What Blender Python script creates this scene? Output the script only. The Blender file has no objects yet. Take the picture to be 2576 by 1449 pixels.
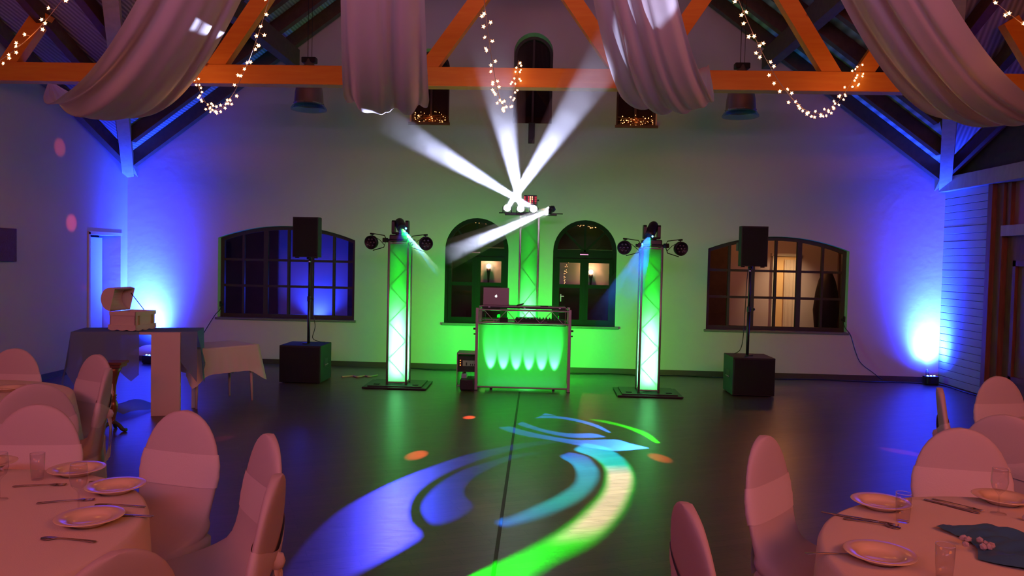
import bpy, bmesh, math, random
from mathutils import Vector, Matrix
from mathutils.geometry import tessellate_polygon
random.seed(7)
sc = bpy.context.scene
COL = sc.collection
PI = math.pi
def R(d): return math.radians(d)

# ------------------------------------------------------------------ camera
cam = bpy.data.cameras.new('camera'); camo = bpy.data.objects.new('camera', cam); COL.objects.link(camo)
yaw, pitch, roll = R(2.27), R(2.08), R(1.25)
fw = Vector((-math.sin(yaw)*math.cos(pitch), math.cos(yaw)*math.cos(pitch), -math.sin(pitch)))
r0 = Vector((math.cos(yaw), math.sin(yaw), 0)); u0 = r0.cross(fw)
cr = math.cos(roll)*r0 + math.sin(roll)*u0; cu = -math.sin(roll)*r0 + math.cos(roll)*u0
M = Matrix((cr, cu, -fw)).transposed().to_4x4(); M.translation = (0, 0, 1.6)
camo.matrix_world = M
cam.sensor_width = 36; cam.lens = 1920/2576*36; cam.clip_start = .05
sc.camera = camo
# ------------------------------------------------------------------ view, world, render quality
sc.view_settings.view_transform = 'Standard'; sc.view_settings.look = 'None'
sc.view_settings.gamma = 1; sc.view_settings.use_curve_mapping = False
sc.view_settings.exposure = 0.0
w = bpy.data.worlds.new('world'); sc.world = w; w.use_nodes = True
w.node_tree.nodes['Background'].inputs[0].default_value = (.002, .002, .004, 1)
cy = sc.cycles
cy.use_denoising = True
cy.max_bounces = 5; cy.diffuse_bounces = 3; cy.glossy_bounces = 3; cy.transmission_bounces = 4
cy.transparent_max_bounces = 24; cy.volume_bounces = 0
cy.sample_clamp_indirect = 2.5; cy.sample_clamp_direct = 0
cy.caustics_reflective = False; cy.caustics_refractive = False
cy.volume_step_rate = 4.0; cy.volume_max_steps = 64

def light(name, kind, loc, color, power, target=None, **kw):
    l = bpy.data.lights.new(name, kind); l.color = color; l.energy = power
    for k, v in kw.items(): setattr(l, k, v)
    o = bpy.data.objects.new(name, l); COL.objects.link(o); o.location = loc
    if target is not None:
        d = Vector(target)-Vector(loc); o.rotation_euler = d.to_track_quat('-Z', 'Y').to_euler()
    return o
# warm light of the unseen half of the hall behind the photographer, then two added lilac fills
light('hall_light_right', 'AREA', (3.6, -1.3, 3.8), (1, .18, .018), 120, (2.2, 4, .9), shape='RECTANGLE', size=2.6, size_y=1.2)
light('hall_light_left', 'AREA', (-3.6, -1.3, 3.8), (1, .14, .11), 64, (-2.2, 4, .9), shape='RECTANGLE', size=2.6, size_y=1.2)
light('lilac_wall_fill', 'AREA', (0, -3.2, 4.0), (.60, .42, .85), 34, (0, 10, 3.2), shape='RECTANGLE', size=5, size_y=1.0)  # unseen lamp added to tint the far walls lilac
light('drape_fill', 'AREA', (0, -2.0, 3.05), (.85, .36, .75), 26, (0, 6, 3.45), shape='RECTANGLE', size=4, size_y=.5, spread=R(75))  # unseen lamp added to brighten the drapes

# ------------------------------------------------------------------ materials
def mat(name, color, rough=.6, metal=0, bump=None, bscale=40, vary=0, vscale=5, spec=.5, emit=None, estr=0, stretch=None, sheen=0, coat=0):
    m = bpy.data.materials.new(name); m.use_nodes = True
    nt = m.node_tree; b = nt.nodes['Principled BSDF']
    b.inputs['Base Color'].default_value = (*color, 1)
    b.inputs['Roughness'].default_value = rough; b.inputs['Metallic'].default_value = metal
    b.inputs['Specular IOR Level'].default_value = spec
    if coat: b.inputs['Coat Weight'].default_value = coat
    if emit: b.inputs['Emission Color'].default_value = (*emit, 1); b.inputs['Emission Strength'].default_value = estr
    if bump or vary:
        tc = nt.nodes.new('ShaderNodeTexCoord'); mp = nt.nodes.new('ShaderNodeMapping')
        nt.links.new(tc.outputs['Object'], mp.inputs[0])
        if stretch: mp.inputs['Scale'].default_value = stretch
    if vary:
        n = nt.nodes.new('ShaderNodeTexNoise'); n.inputs['Scale'].default_value = vscale; n.inputs['Detail'].default_value = 5
        nt.links.new(mp.outputs[0], n.inputs['Vector'])
        mx = nt.nodes.new('ShaderNodeMixRGB'); mx.inputs[1].default_value = (*[c*(1-vary) for c in color], 1)
        mx.inputs[2].default_value = (*[min(1, c*(1+vary)) for c in color], 1)
        nt.links.new(n.outputs['Fac'], mx.inputs[0]); nt.links.new(mx.outputs[0], b.inputs['Base Color'])
    if bump:
        n2 = nt.nodes.new('ShaderNodeTexNoise'); n2.inputs['Scale'].default_value = bscale; n2.inputs['Detail'].default_value = 4
        nt.links.new(mp.outputs[0], n2.inputs['Vector'])
        bp = nt.nodes.new('ShaderNodeBump'); bp.inputs['Strength'].default_value = bump; bp.inputs['Distance'].default_value = .01
        nt.links.new(n2.outputs['Fac'], bp.inputs['Height']); nt.links.new(bp.outputs[0], b.inputs['Normal'])
    return m
def emis(name, color, s, sample=False):
    m = bpy.data.materials.new(name); m.use_nodes = True; nt = m.node_tree; nt.nodes.clear()
    e = nt.nodes.new('ShaderNodeEmission'); e.inputs[0].default_value = (*color, 1); e.inputs[1].default_value = s
    o = nt.nodes.new('ShaderNodeOutputMaterial'); nt.links.new(e.outputs[0], o.inputs[0])
    if not sample: m.cycles.emission_sampling = 'NONE'
    return m
def cloth_mat(name, color, trans=.35, clear=0, bump=.25, bscale=160):
    m = bpy.data.materials.new(name); m.use_nodes = True; nt = m.node_tree; nt.nodes.clear()
    d = nt.nodes.new('ShaderNodeBsdfDiffuse'); t = nt.nodes.new('ShaderNodeBsdfTranslucent')
    for n in (d, t): n.inputs[0].default_value = (*color, 1)
    tc = nt.nodes.new('ShaderNodeTexCoord'); nz = nt.nodes.new('ShaderNodeTexNoise'); nz.inputs['Scale'].default_value = bscale
    nt.links.new(tc.outputs['Object'], nz.inputs['Vector'])
    bp = nt.nodes.new('ShaderNodeBump'); bp.inputs['Strength'].default_value = bump; bp.inputs['Distance'].default_value = .003
    nt.links.new(nz.outputs['Fac'], bp.inputs['Height'])
    nt.links.new(bp.outputs[0], d.inputs['Normal'])
    mx = nt.nodes.new('ShaderNodeMixShader'); mx.inputs[0].default_value = trans
    nt.links.new(d.outputs[0], mx.inputs[1]); nt.links.new(t.outputs[0], mx.inputs[2])
    out = nt.nodes.new('ShaderNodeOutputMaterial'); last = mx
    if clear:
        tr = nt.nodes.new('ShaderNodeBsdfTransparent'); m2 = nt.nodes.new('ShaderNodeMixShader'); m2.inputs[0].default_value = clear
        nt.links.new(mx.outputs[0], m2.inputs[1]); nt.links.new(tr.outputs[0], m2.inputs[2]); last = m2
    nt.links.new(last.outputs[0], out.inputs[0])
    return m
def glass_mat(name, tint=(1, 1, 1), rough=.02, add=0.0):
    m = bpy.data.materials.new(name); m.use_nodes = True; nt = m.node_tree; nt.nodes.clear()
    tr = nt.nodes.new('ShaderNodeBsdfTransparent'); tr.inputs[0].default_value = (*tint, 1)
    g = nt.nodes.new('ShaderNodeBsdfGlossy'); g.inputs['Roughness'].default_value = rough
    lw = nt.nodes.new('ShaderNodeLayerWeight'); pw = nt.nodes.new('ShaderNodeMath'); pw.operation = 'POWER'; pw.inputs[1].default_value = 4
    nt.links.new(lw.outputs['Facing'], pw.inputs[0]); f = nt.nodes.new('ShaderNodeMath'); f.operation = 'MULTIPLY_ADD'; f.inputs[1].default_value = .6; f.inputs[2].default_value = .025
    nt.links.new(pw.outputs[0], f.inputs[0])
    mx = nt.nodes.new('ShaderNodeMixShader'); o = nt.nodes.new('ShaderNodeOutputMaterial')
    nt.links.new(f.outputs[0], mx.inputs[0]); nt.links.new(tr.outputs[0], mx.inputs[1]); nt.links.new(g.outputs[0], mx.inputs[2])
    nt.links.new(mx.outputs[0], o.inputs[0]); return m
def wood(name, dark, lightc, rough=.5, scale=(1, 14, 14), knots=False):
    m = bpy.data.materials.new(name); m.use_nodes = True; nt = m.node_tree; b = nt.nodes['Principled BSDF']
    tc = nt.nodes.new('ShaderNodeTexCoord'); mp = nt.nodes.new('ShaderNodeMapping'); mp.inputs['Scale'].default_value = scale
    nt.links.new(tc.outputs['Object'], mp.inputs[0])
    n = nt.nodes.new('ShaderNodeTexNoise'); n.inputs['Scale'].default_value = 2.2; n.inputs['Detail'].default_value = 7; n.inputs['Distortion'].default_value = .6
    nt.links.new(mp.outputs[0], n.inputs['Vector'])
    cr_ = nt.nodes.new('ShaderNodeValToRGB'); cr_.color_ramp.elements[0].position = .3; cr_.color_ramp.elements[1].position = .7
    cr_.color_ramp.elements[0].color = (*dark, 1); cr_.color_ramp.elements[1].color = (*lightc, 1)
    nt.links.new(n.outputs['Fac'], cr_.inputs[0]); last = cr_.outputs[0]
    if knots:
        v = nt.nodes.new('ShaderNodeTexVoronoi'); v.inputs['Scale'].default_value = 2.1; v.inputs['Randomness'].default_value = 1
        nt.links.new(tc.outputs['Object'], v.inputs['Vector'])
        k = nt.nodes.new('ShaderNodeValToRGB'); k.color_ramp.elements[0].position = .035; k.color_ramp.elements[1].position = .06
        k.color_ramp.elements[0].color = (.25, .1, .05, 1); k.color_ramp.elements[1].color = (1, 1, 1, 1)
        nt.links.new(v.outputs['Distance'], k.inputs[0])
        mu = nt.nodes.new('ShaderNodeMixRGB'); mu.blend_type = 'MULTIPLY'; mu.inputs[0].default_value = 1
        nt.links.new(last, mu.inputs[1]); nt.links.new(k.outputs[0], mu.inputs[2]); last = mu.outputs[0]
    nt.links.new(last, b.inputs['Base Color']); b.inputs['Roughness'].default_value = rough
    bp = nt.nodes.new('ShaderNodeBump'); bp.inputs['Strength'].default_value = .15; bp.inputs['Distance'].default_value = .004
    nt.links.new(n.outputs['Fac'], bp.inputs['Height']); nt.links.new(bp.outputs[0], b.inputs['Normal'])
    return m

MT = {}
MT['plaster'] = mat('plaster_wall', (.64, .56, .72), .85, bump=.35, bscale=9, vary=.03, vscale=3, spec=.2)
MT['pine'] = wood('pine_beam', (.86, .27, .012), (.93, .35, .022), .6, (1, 12, 12), knots=True)
MT['rafter'] = wood('dark_rafter', (.085, .04, .03), (.13, .062, .04), .7, (6, 6, 6))
MT['rafter_pale'] = wood('pale_valley_beam', (.40, .36, .34), (.5, .46, .44), .6, (6, 6, 2))
MT['dark_clad'] = wood('dark_cladding', (.05, .03, .025), (.075, .045, .035), .7, (4, 4, 4))
MT['door_wood'] = wood('door_wood', (.15, .06, .035), (.24, .10, .05), .55, (14, 14, 1.5))
MT['frame'] = mat('dark_window_frame', (.035, .022, .024), .5)
MT['frame_g'] = mat('green_black_frame', (.011, .013, .011), .7, spec=.12)
MT['base'] = mat('baseboard_brown', (.07, .042, .032), .5)
MT['sill'] = mat('stone_sill', (.16, .145, .16), .4, vary=.2, vscale=30)
MT['black'] = mat('black_cabinet', (.010, .010, .012), .6, bump=.2, bscale=200)
MT['blackm'] = mat('black_metal', (.014, .014, .018), .42, spec=.4)
MT['grille'] = mat('black_grille', (.007, .007, .008), .7, bump=.6, bscale=420)
MT['alu'] = mat('aluminium_truss', (.34, .29, .30), .42, metal=.5)
MT['steel'] = mat('steel', (.6, .58, .6), .25, metal=1)
MT['cutlery'] = mat('cutlery_steel', (.42, .38, .38), .25, metal=1)
MT['porcelain'] = mat('porcelain', (.80, .68, .48), .12, spec=.6)
MT['linen'] = cloth_mat('white_linen', (.82, .75, .66), .10, bump=.3, bscale=240)
MT['cover'] = cloth_mat('white_stretch_cover', (.60, .53, .54), .06, bump=.2, bscale=300)
MT['sash'] = cloth_mat('satin_sash', (.72, .65, .66), .05)
MT['drape'] = cloth_mat('white_voile', (.92, .86, .94), .38, bump=.2)
MT['blue_cloth'] = cloth_mat('blue_organza', (.20, .33, .52), .25, clear=.12)
MT['screen'] = cloth_mat('white_lycra', (.52, .62, .56), .90, bump=.1)
MT['glass'] = glass_mat('window_glass', (.92, .92, .95))
MT['tglass'] = glass_mat('table_glass', (.95, .94, .95), .01)
def bulb_mat():
    m = bpy.data.materials.new('warm_bulb'); m.use_nodes = True; nt = m.node_tree; nt.nodes.clear()
    e = nt.nodes.new('ShaderNodeEmission'); o = nt.nodes.new('ShaderNodeOutputMaterial'); nt.links.new(e.outputs[0], o.inputs[0])
    tc = nt.nodes.new('ShaderNodeTexCoord'); ln = nt.nodes.new('ShaderNodeVectorMath'); ln.operation = 'LENGTH'; nt.links.new(tc.outputs['Object'], ln.inputs[0])
    mr = nt.nodes.new('ShaderNodeMapRange'); mr.inputs[1].default_value = .004; mr.inputs[2].default_value = .017; nt.links.new(ln.outputs['Value'], mr.inputs[0])
    r = nt.nodes.new('ShaderNodeValToRGB'); r.color_ramp.elements[0].color = (1, .62, .30, 1); r.color_ramp.elements[1].color = (1, .16, .015, 1); r.color_ramp.elements[0].position = .25
    s_ = nt.nodes.new('ShaderNodeMapRange'); s_.inputs[3].default_value = 9; s_.inputs[4].default_value = .9
    nt.links.new(mr.outputs[0], r.inputs[0]); nt.links.new(mr.outputs[0], s_.inputs[0]); nt.links.new(r.outputs[0], e.inputs[0]); nt.links.new(s_.outputs[0], e.inputs[1])
    m.cycles.emission_sampling = 'NONE'; return m
MT['bulb'] = bulb_mat()
MT['bulb_core'] = emis('warm_bulb_core', (1, .72, .45), 30)
MT['bulb_s'] = emis('tiny_bulb', (1, .38, .12), 5)
MT['wire'] = mat('pale_wire', (.45, .30, .22), .5)
MT['cable'] = mat('black_cable', (.01, .01, .012), .5)
MT['white_paint'] = mat('white_paint', (.70, .70, .70), .5, bump=.05, bscale=20)
MT['panelwhite'] = mat('white_boards', (.42, .45, .55), .6, bump=.15, bscale=30)
MT['chest'] = mat('cream_chest', (.74, .66, .58), .6)
MT['brown'] = wood('turned_wood', (.10, .035, .02), (.2, .08, .04), .3, (3, 3, 14))
MT['copper'] = mat('pendant_bell', (.36, .25, .25), .35, metal=.5)

# floor: wood-look vinyl, fine planks as grain, one real joint
def floor_mat():
    m = bpy.data.materials.new('vinyl_floor'); m.use_nodes = True; nt = m.node_tree; b = nt.nodes['Principled BSDF']
    tc = nt.nodes.new('ShaderNodeTexCoord')
    mp = nt.nodes.new('ShaderNodeMapping'); mp.inputs['Rotation'].default_value = (0, 0, R(-24))
    nt.links.new(tc.outputs['Object'], mp.inputs[0])
    br = nt.nodes.new('ShaderNodeTexBrick'); br.inputs['Scale'].default_value = 1
    br.inputs['Brick Width'].default_value = .5; br.inputs['Row Height'].default_value = .075; br.inputs['Mortar Size'].default_value = .002
    br.inputs['Color1'].default_value = (.085, .058, .048, 1); br.inputs['Color2'].default_value = (.115, .080, .064, 1); br.inputs['Mortar'].default_value = (.05, .034, .028, 1)
    nt.links.new(mp.outputs[0], br.inputs['Vector'])
    mp2 = nt.nodes.new('ShaderNodeMapping'); mp2.inputs['Rotation'].default_value = (0, 0, R(-24)); mp2.inputs['Scale'].default_value = (2, 30, 1)
    nt.links.new(tc.outputs['Object'], mp2.inputs[0])
    n = nt.nodes.new('ShaderNodeTexNoise'); n.inputs['Scale'].default_value = 3; n.inputs['Detail'].default_value = 8
    nt.links.new(mp2.outputs[0], n.inputs['Vector'])
    mx = nt.nodes.new('ShaderNodeMixRGB'); mx.blend_type = 'MULTIPLY'; mx.inputs[0].default_value = .8
    rr = nt.nodes.new('ShaderNodeValToRGB'); rr.color_ramp.elements[0].position = .3; rr.color_ramp.elements[0].color = (.55, .55, .55, 1); rr.color_ramp.elements[1].position = .65
    nt.links.new(n.outputs['Fac'], rr.inputs[0]); nt.links.new(br.outputs['Color'], mx.inputs[1]); nt.links.new(rr.outputs[0], mx.inputs[2])
    nt.links.new(mx.outputs[0], b.inputs['Base Color'])
    rg = nt.nodes.new('ShaderNodeMapRange'); rg.inputs[3].default_value = .26; rg.inputs[4].default_value = .42
    nt.links.new(n.outputs['Fac'], rg.inputs[0]); nt.links.new(rg.outputs[0], b.inputs['Roughness'])
    bp = nt.nodes.new('ShaderNodeBump'); bp.inputs['Strength'].default_value = .25; bp.inputs['Distance'].default_value = .002
    nt.links.new(n.outputs['Fac'], bp.inputs['Height']); nt.links.new(bp.outputs[0], b.inputs['Normal'])
    b.inputs['Specular IOR Level'].default_value = .85
    return m
MT['floor'] = floor_mat()
def groove_mat():
    m = bpy.data.materials.new('ribbed_ceiling_sheet'); m.use_nodes = True; nt = m.node_tree; b = nt.nodes['Principled BSDF']
    b.inputs['Base Color'].default_value = (.50, .49, .56, 1); b.inputs['Roughness'].default_value = .7
    tc = nt.nodes.new('ShaderNodeTexCoord'); wv = nt.nodes.new('ShaderNodeTexWave'); wv.bands_direction = 'DIAGONAL'
    wv.inputs['Scale'].default_value = 7
    mp = nt.nodes.new('ShaderNodeMapping'); mp.inputs['Scale'].default_value = (1.6, .02, 1.2)
    nt.links.new(tc.outputs['Object'], mp.inputs[0]); nt.links.new(mp.outputs[0], wv.inputs['Vector'])
    rr = nt.nodes.new('ShaderNodeValToRGB'); rr.color_ramp.elements[0].color = (.28, .27, .32, 1); rr.color_ramp.elements[1].color = (.55, .54, .60, 1)
    nt.links.new(wv.outputs['Fac'], rr.inputs[0]); nt.links.new(rr.outputs[0], b.inputs['Base Color'])
    bp = nt.nodes.new('ShaderNodeBump'); bp.inputs['Strength'].default_value = .6; bp.inputs['Distance'].default_value = .01
    nt.links.new(wv.outputs['Fac'], bp.inputs['Height']); nt.links.new(bp.outputs[0], b.inputs['Normal'])
    return m
MT['sheet'] = groove_mat()

# ------------------------------------------------------------------ mesh helpers
def tag(o, label=None, cat=None, group=None, kind=None):
    if label: o['label'] = label
    if cat: o['category'] = cat
    if group: o['group'] = group
    if kind: o['kind'] = kind
    return o
def thing(name, label, cat, loc=(0, 0, 0), rz=0, group=None):
    o = bpy.data.objects.new(name, None); COL.objects.link(o); o.empty_display_size = .1
    o.location = loc; o.rotation_euler = (0, 0, rz)
    return tag(o, label, cat, group)
def finish(name, bm, m, parent=None, smooth=False, loc=None, rot=None):
    bmesh.ops.recalc_face_normals(bm, faces=bm.faces)
    me = bpy.data.meshes.new(name); bm.to_mesh(me); bm.free()
    if smooth: me.polygons.foreach_set('use_smooth', [True]*len(me.polygons))
    if isinstance(m, (list, tuple)):
        for k in m: me.materials.append(k)
    else: me.materials.append(m)
    o = bpy.data.objects.new(name, me); COL.objects.link(o)
    if parent is not None: o.parent = parent
    if loc: o.location = loc
    if rot: o.rotation_euler = rot
    return o
def link_copy(src, name, parent, loc=(0, 0, 0), rot=(0, 0, 0), scale=None):
    o = src.copy(); COL.objects.link(o); o.name = name; o.parent = parent; o.location = loc; o.rotation_euler = rot
    if scale: o.scale = scale
    return o
def B(): return bmesh.new()
def box(bm, x0, x1, y0, y1, z0, z1, mtx=None, bev=0):
    mm = Matrix.Translation(((x0+x1)/2, (y0+y1)/2, (z0+z1)/2)) @ Matrix.Diagonal((abs(x1-x0), abs(y1-y0), abs(z1-z0), 1))
    if mtx is not None: mm = mtx @ mm
    r = bmesh.ops.create_cube(bm, size=1, matrix=mm)
    if bev:
        es = list({e for v in r['verts'] for e in v.link_edges})
        bmesh.ops.bevel(bm, geom=es, offset=bev, segments=2, affect='EDGES', profile=.5)
    return bm
def bar(bm, p0, p1, wd, ht, up=(0, 0, 1)):
    """rectangular bar from p0 to p1; ht measured along up, wd across"""
    p0, p1 = Vector(p0), Vector(p1); d = (p1-p0); L = d.length; d.normalize()
    s = d.cross(Vector(up)).normalized(); u = s.cross(d).normalized()
    m = Matrix((s, d, u)).transposed().to_4x4(); m.translation = (p0+p1)/2
    bmesh.ops.create_cube(bm, size=1, matrix=m @ Matrix.Diagonal((wd, L, ht, 1)))
    return bm
def rod(bm, p0, p1, r, r2=None, n=10):
    p0, p1 = Vector(p0), Vector(p1); d = p1-p0
    q = d.to_track_quat('Z', 'Y').to_matrix().to_4x4(); q.translation = (p0+p1)/2
    bmesh.ops.create_cone(bm, cap_ends=True, segments=n, radius1=r, radius2=r if r2 is None else r2, depth=d.length, matrix=q)
    return bm
def lathe(bm, prof, n=24, center=(0, 0, 0), mtx=None, cap=True):
    rings = []
    for r, z in prof:
        ring = []
        for k in range(n):
            a = 2*PI*k/n; v = Vector((center[0]+r*math.cos(a), center[1]+r*math.sin(a), center[2]+z))
            if mtx is not None: v = mtx @ v
            ring.append(bm.verts.new(v))
        rings.append(ring)
    for a, b in zip(rings, rings[1:]):
        for k in range(n): bm.faces.new((a[k], a[(k+1) % n], b[(k+1) % n], b[k]))
    if cap:
        for ring in (rings[0], rings[-1]):
            if (ring[0].co-ring[n//2].co).length > 1e-4: bm.faces.new(ring)
    return bm
def tube(bm, pts, r, n=6):
    pts = [Vector(p) for p in pts]; rings = []
    for i, p in enumerate(pts):
        d = (pts[min(i+1, len(pts)-1)]-pts[max(i-1, 0)]).normalized()
        up = Vector((0, 0, 1)) if abs(d.z) < .9 else Vector((1, 0, 0))
        s = d.cross(up).normalized(); u = s.cross(d)
        rings.append([bm.verts.new(p+s*r*math.cos(2*PI*k/n)+u*r*math.sin(2*PI*k/n)) for k in range(n)])
    for a, b in zip(rings, rings[1:]):
        for k in range(n): bm.faces.new((a[k], a[(k+1) % n], b[(k+1) % n], b[k]))
    bm.faces.new(rings[0]); bm.faces.new(rings[-1])
    return bm
def smooth_pts(P, n=8):
    P = [Vector(p) for p in P]; out = []
    for i in range(len(P)-1):
        p0, p1, p2, p3 = P[max(i-1, 0)], P[i], P[i+1], P[min(i+2, len(P)-1)]
        for k in range(n):
            t = k/n
            out.append(.5*((2*p1)+(-p0+p2)*t+(2*p0-5*p1+4*p2-p3)*t*t+(-p0+3*p1-3*p2+p3)*t**3))
    out.append(P[-1]); return out
def poly_holes(bm, outer, holes, fn):
    loops = [[Vector((*p, 0)) for p in outer]] + [[Vector((*p, 0)) for p in h] for h in holes]
    tris = tessellate_polygon(loops); flat = [p for l in loops for p in l]
    vs = [bm.verts.new(fn(p.x, p.y)) for p in flat]
    for t in tris:
        try: bm.faces.new([vs[i] for i in t])
        except ValueError: pass
    return bm
def extrude_outline(bm, pts, fn0, fn1, cap=True):
    """closed outline (2d) swept from fn0 to fn1"""
    a = [bm.verts.new(fn0(*p)) for p in pts]; b = [bm.verts.new(fn1(*p)) for p in pts]; n = len(pts)
    for k in range(n): bm.faces.new((a[k], a[(k+1) % n], b[(k+1) % n], b[k]))
    if cap: bm.faces.new(a); bm.faces.new(b)
    return bm

# ================================================================== ROOM SHELL
XL, XR, YB, YF = -6.13, 5.65, 11.04, -5.0
XC = (XL+XR)/2; EV = 2.95; SM = .74; SS = .42; YM = (YB+YF)/2; HW = (XR-XL)/2; HY = (YB-YF)/2
def zmain(x): return EV+SM*(HW-abs(x-XC))
def zside(y): return EV+SS*(HY-abs(y-YM))
def struct(o): o['kind'] = 'structure'; return o

bm = B(); box(bm, -7.2, 6.6, -5.2, 15, -.12, 0)
struct(finish('floor', bm, MT['floor']))
bm = B()
bar(bm, (-.247, 9.25, .0012), (-.205, 2.2, .0012), .022, .0024)
struct(finish('trim_1', bm, mat('floor_joint', (.03, .012, .010), .6)))['label'] = 'dark joint strip in the dance floor'

# arched outlines in (x, z)
def seg_arch(x0, x1, z0, zs, zt, n=20):
    """sill z0, spring zs, crown zt (segmental)"""
    w2 = (x1-x0)/2; h = zt-zs; r = (w2*w2+h*h)/(2*h); cx = (x0+x1)/2; cz = zt-r; a = math.asin(min(1, w2/r))
    if h > w2*.99: a = PI/2
    return [(x0, z0), (x1, z0)] + [(cx+r*math.sin(a-2*a*k/n), cz+r*math.cos(a-2*a*k/n)) for k in range(n+1)]
def round_arch(x0, x1, z0, zt, n=20): return seg_arch(x0, x1, z0, zt-(x1-x0)/2, zt, n)
OPEN = [seg_arch(-4.77, -2.74, .67, 1.84, 2.03), seg_arch(2.36, 4.35, .67, 1.83, 2.02),
        round_arch(-1.42, -.50, .67, 2.20), round_arch(.145, 1.06, .67, 2.20),
        round_arch(-.48, .08, 3.57, 4.86), round_arch(-1.97, -1.40, 3.56, 4.62), round_arch(1.0, 1.58, 3.56, 4.62)]
DEP = [.17, .17, .07, .07, .30, .25, .25]
bm = B()
outer = [(XL, 0), (XR, 0), (XR, EV), (XC, EV+SM*HW), (XL, EV)]
poly_holes(bm, outer, OPEN, lambda x, z: Vector((x, YB, z)))
for o_, d_ in zip(OPEN, DEP):
    extrude_outline(bm, o_, lambda x, z: Vector((x, YB, z)), lambda x, z, d=d_: Vector((x, YB+d, z)), cap=False)
struct(finish('wall_back', bm, MT['plaster']))
# left wall with door niche
bm = B()
G = [(YF, 0), (YB, 0), (YB, EV), (YM, EV+SS*HY), (YF, EV)]
niche = [(10.09, .0), (10.86, .0), (10.86, 1.83), (10.09, 1.83)]
GL = [(YF, 0), (10.09, 0), (10.09, 1.83), (10.86, 1.83), (10.86, 0), (YB, 0), (YB, EV), (YM, EV+SS*HY), (YF, EV)]
poly_holes(bm, GL, [], lambda y, z: Vector((XL, y, z)))
extrude_outline(bm, niche, lambda y, z: Vector((XL, y, z)), lambda y, z: Vector((XL-.32, y, z)), cap=False)
struct(finish('wall_left', bm, MT['plaster']))
# right wall (upper dark gable)
bm = B(); poly_holes(bm, [(YF, 2.7), (YB, 2.7), (YB, EV), (YM, EV+SS*HY), (YF, EV)], [], lambda y, z: Vector((XR, y, z)))
box(bm, XR+.16, XR+.2, YF, YB, 0, 2.75)
struct(finish('wall_right', bm, MT['dark_clad']))
bm = B(); poly_holes(bm, outer, [], lambda x, z: Vector((x, YF, z)))
struct(finish('wall_front', bm, MT['plaster']))
# ceiling : two gables crossing
bm = B()
# valley meets where zmain == ZC
ZC = EV+SS*HY; dx = (ZC-EV)/SM
c = {}
def V(k, *p): c[k] = bm.verts.new(p)
V('bl', XL, YB, EV); V('br', XR, YB, EV); V('fl', XL, YF, EV); V('fr', XR, YF, EV)
V('rb', XC, YB, EV+SM*HW); V('rf', XC, YF, EV+SM*HW); V('cl', XL+dx, YM, ZC); V('cr', XR-dx, YM, ZC)
V('gl', XL, YM, ZC); V('gr', XR, YM, ZC)
for f in (('bl', 'cl', 'fl', 'rf', 'rb'), ('br', 'rb', 'rf', 'fr', 'cr'), ('bl', 'gl', 'cl'), ('gl', 'fl', 'cl'), ('br', 'cr', 'gr'), ('gr', 'cr', 'fr')):
    bm.faces.new([c[k] for k in f])
struct(finish('ceiling', bm, MT['sheet']))

# rafters of the main roof (run up the slope), each a part of the ceiling frame
roof = thing('roof_frame', 'dark timber rafters, purlins and pale valley beams under the ribbed ceiling', 'roof frame')
roof['kind'] = 'structure'
del roof['category']
raf_src = None
SLEN = math.hypot(1, SM)
for i in range(8):
    y = YB-.10-.66*i
    t = (YB-y)   # valley position there
    for s in (-1, 1):
        xe = (XL + SS/SM*t + .02) if s < 0 else (XR - SS/SM*t - .02)
        bm = B(); zt = zmain(xe)-.10/ (1/SLEN)*.62
        bar(bm, (xe, y, zmain(xe)-.115), (XC, y, zmain(XC)-.115), .11, .17)
        finish('rafter', bm, MT['rafter'], roof)
# side roofs
for s in (-1, 1):
    for i in range(6):
        x = (XL+.10+.62*i) if s < 0 else (XR-.10-.62*i)
        d = (x-XL) if s < 0 else (XR-x)
        ye = YB - d*SM/SS
        bm = B(); bar(bm, (x, ye-.05, zside(ye)-.10), (x, YM, zside(YM)-.10), .10, .15)
        finish('rafter', bm, MT['rafter'], roof)
# purlins
for x in (-3.66, 3.10):
    zt = zmain(x)-.20
    bm = B(); box(bm, x-.07, x+.07, 6.0, YB, zt-.26, zt); finish('purlin', bm, MT['rafter'], roof)
# valley beams
for s, x0 in ((1, XL), (-1, XR)):
    bm = B(); d = Vector((.50*s, -1, .40)); p = Vector((x0+.02*s, YB-.02, 2.83))
    bar(bm, p+d*-.06, p+d*6.2, .15, .24)
    o = finish('valley_beam', bm, MT['rafter_pale'], roof); o['label'] = 'pale glazed valley beam rising from the room corner'
    # knee post bolted to the wall corner
    bm = B(); q = Vector((x0+.09*s, YB-.09, 0))
    vv = [(-.075, -.075), (.075, -.075), (.075, .075), (-.075, .075)]
    a = [bm.verts.new(q+Vector((x, y, 3.05))) for x, y in vv]
    b = [bm.verts.new(q+Vector((x, y, 2.70+.12*((x*s < 0) and (y > 0)) + .16*((y < 0))))) for x, y in vv]
    bm.faces.new(a); bm.faces.new(b)
    for k in range(4): bm.faces.new((a[k], a[(k+1) % 4], b[(k+1) % 4], b[k]))
    finish('corner_bracket', bm, MT['rafter_pale'], roof)
# wall plate beam on the right wall
bm = B(); box(bm, XR-.10, XR+.17, YF, YB-.01, 2.69, 2.88)
struct(finish('trim_2', bm, MT['rafter_pale']))['label'] = 'grey timber beam along the right wall above boards and door'

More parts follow.
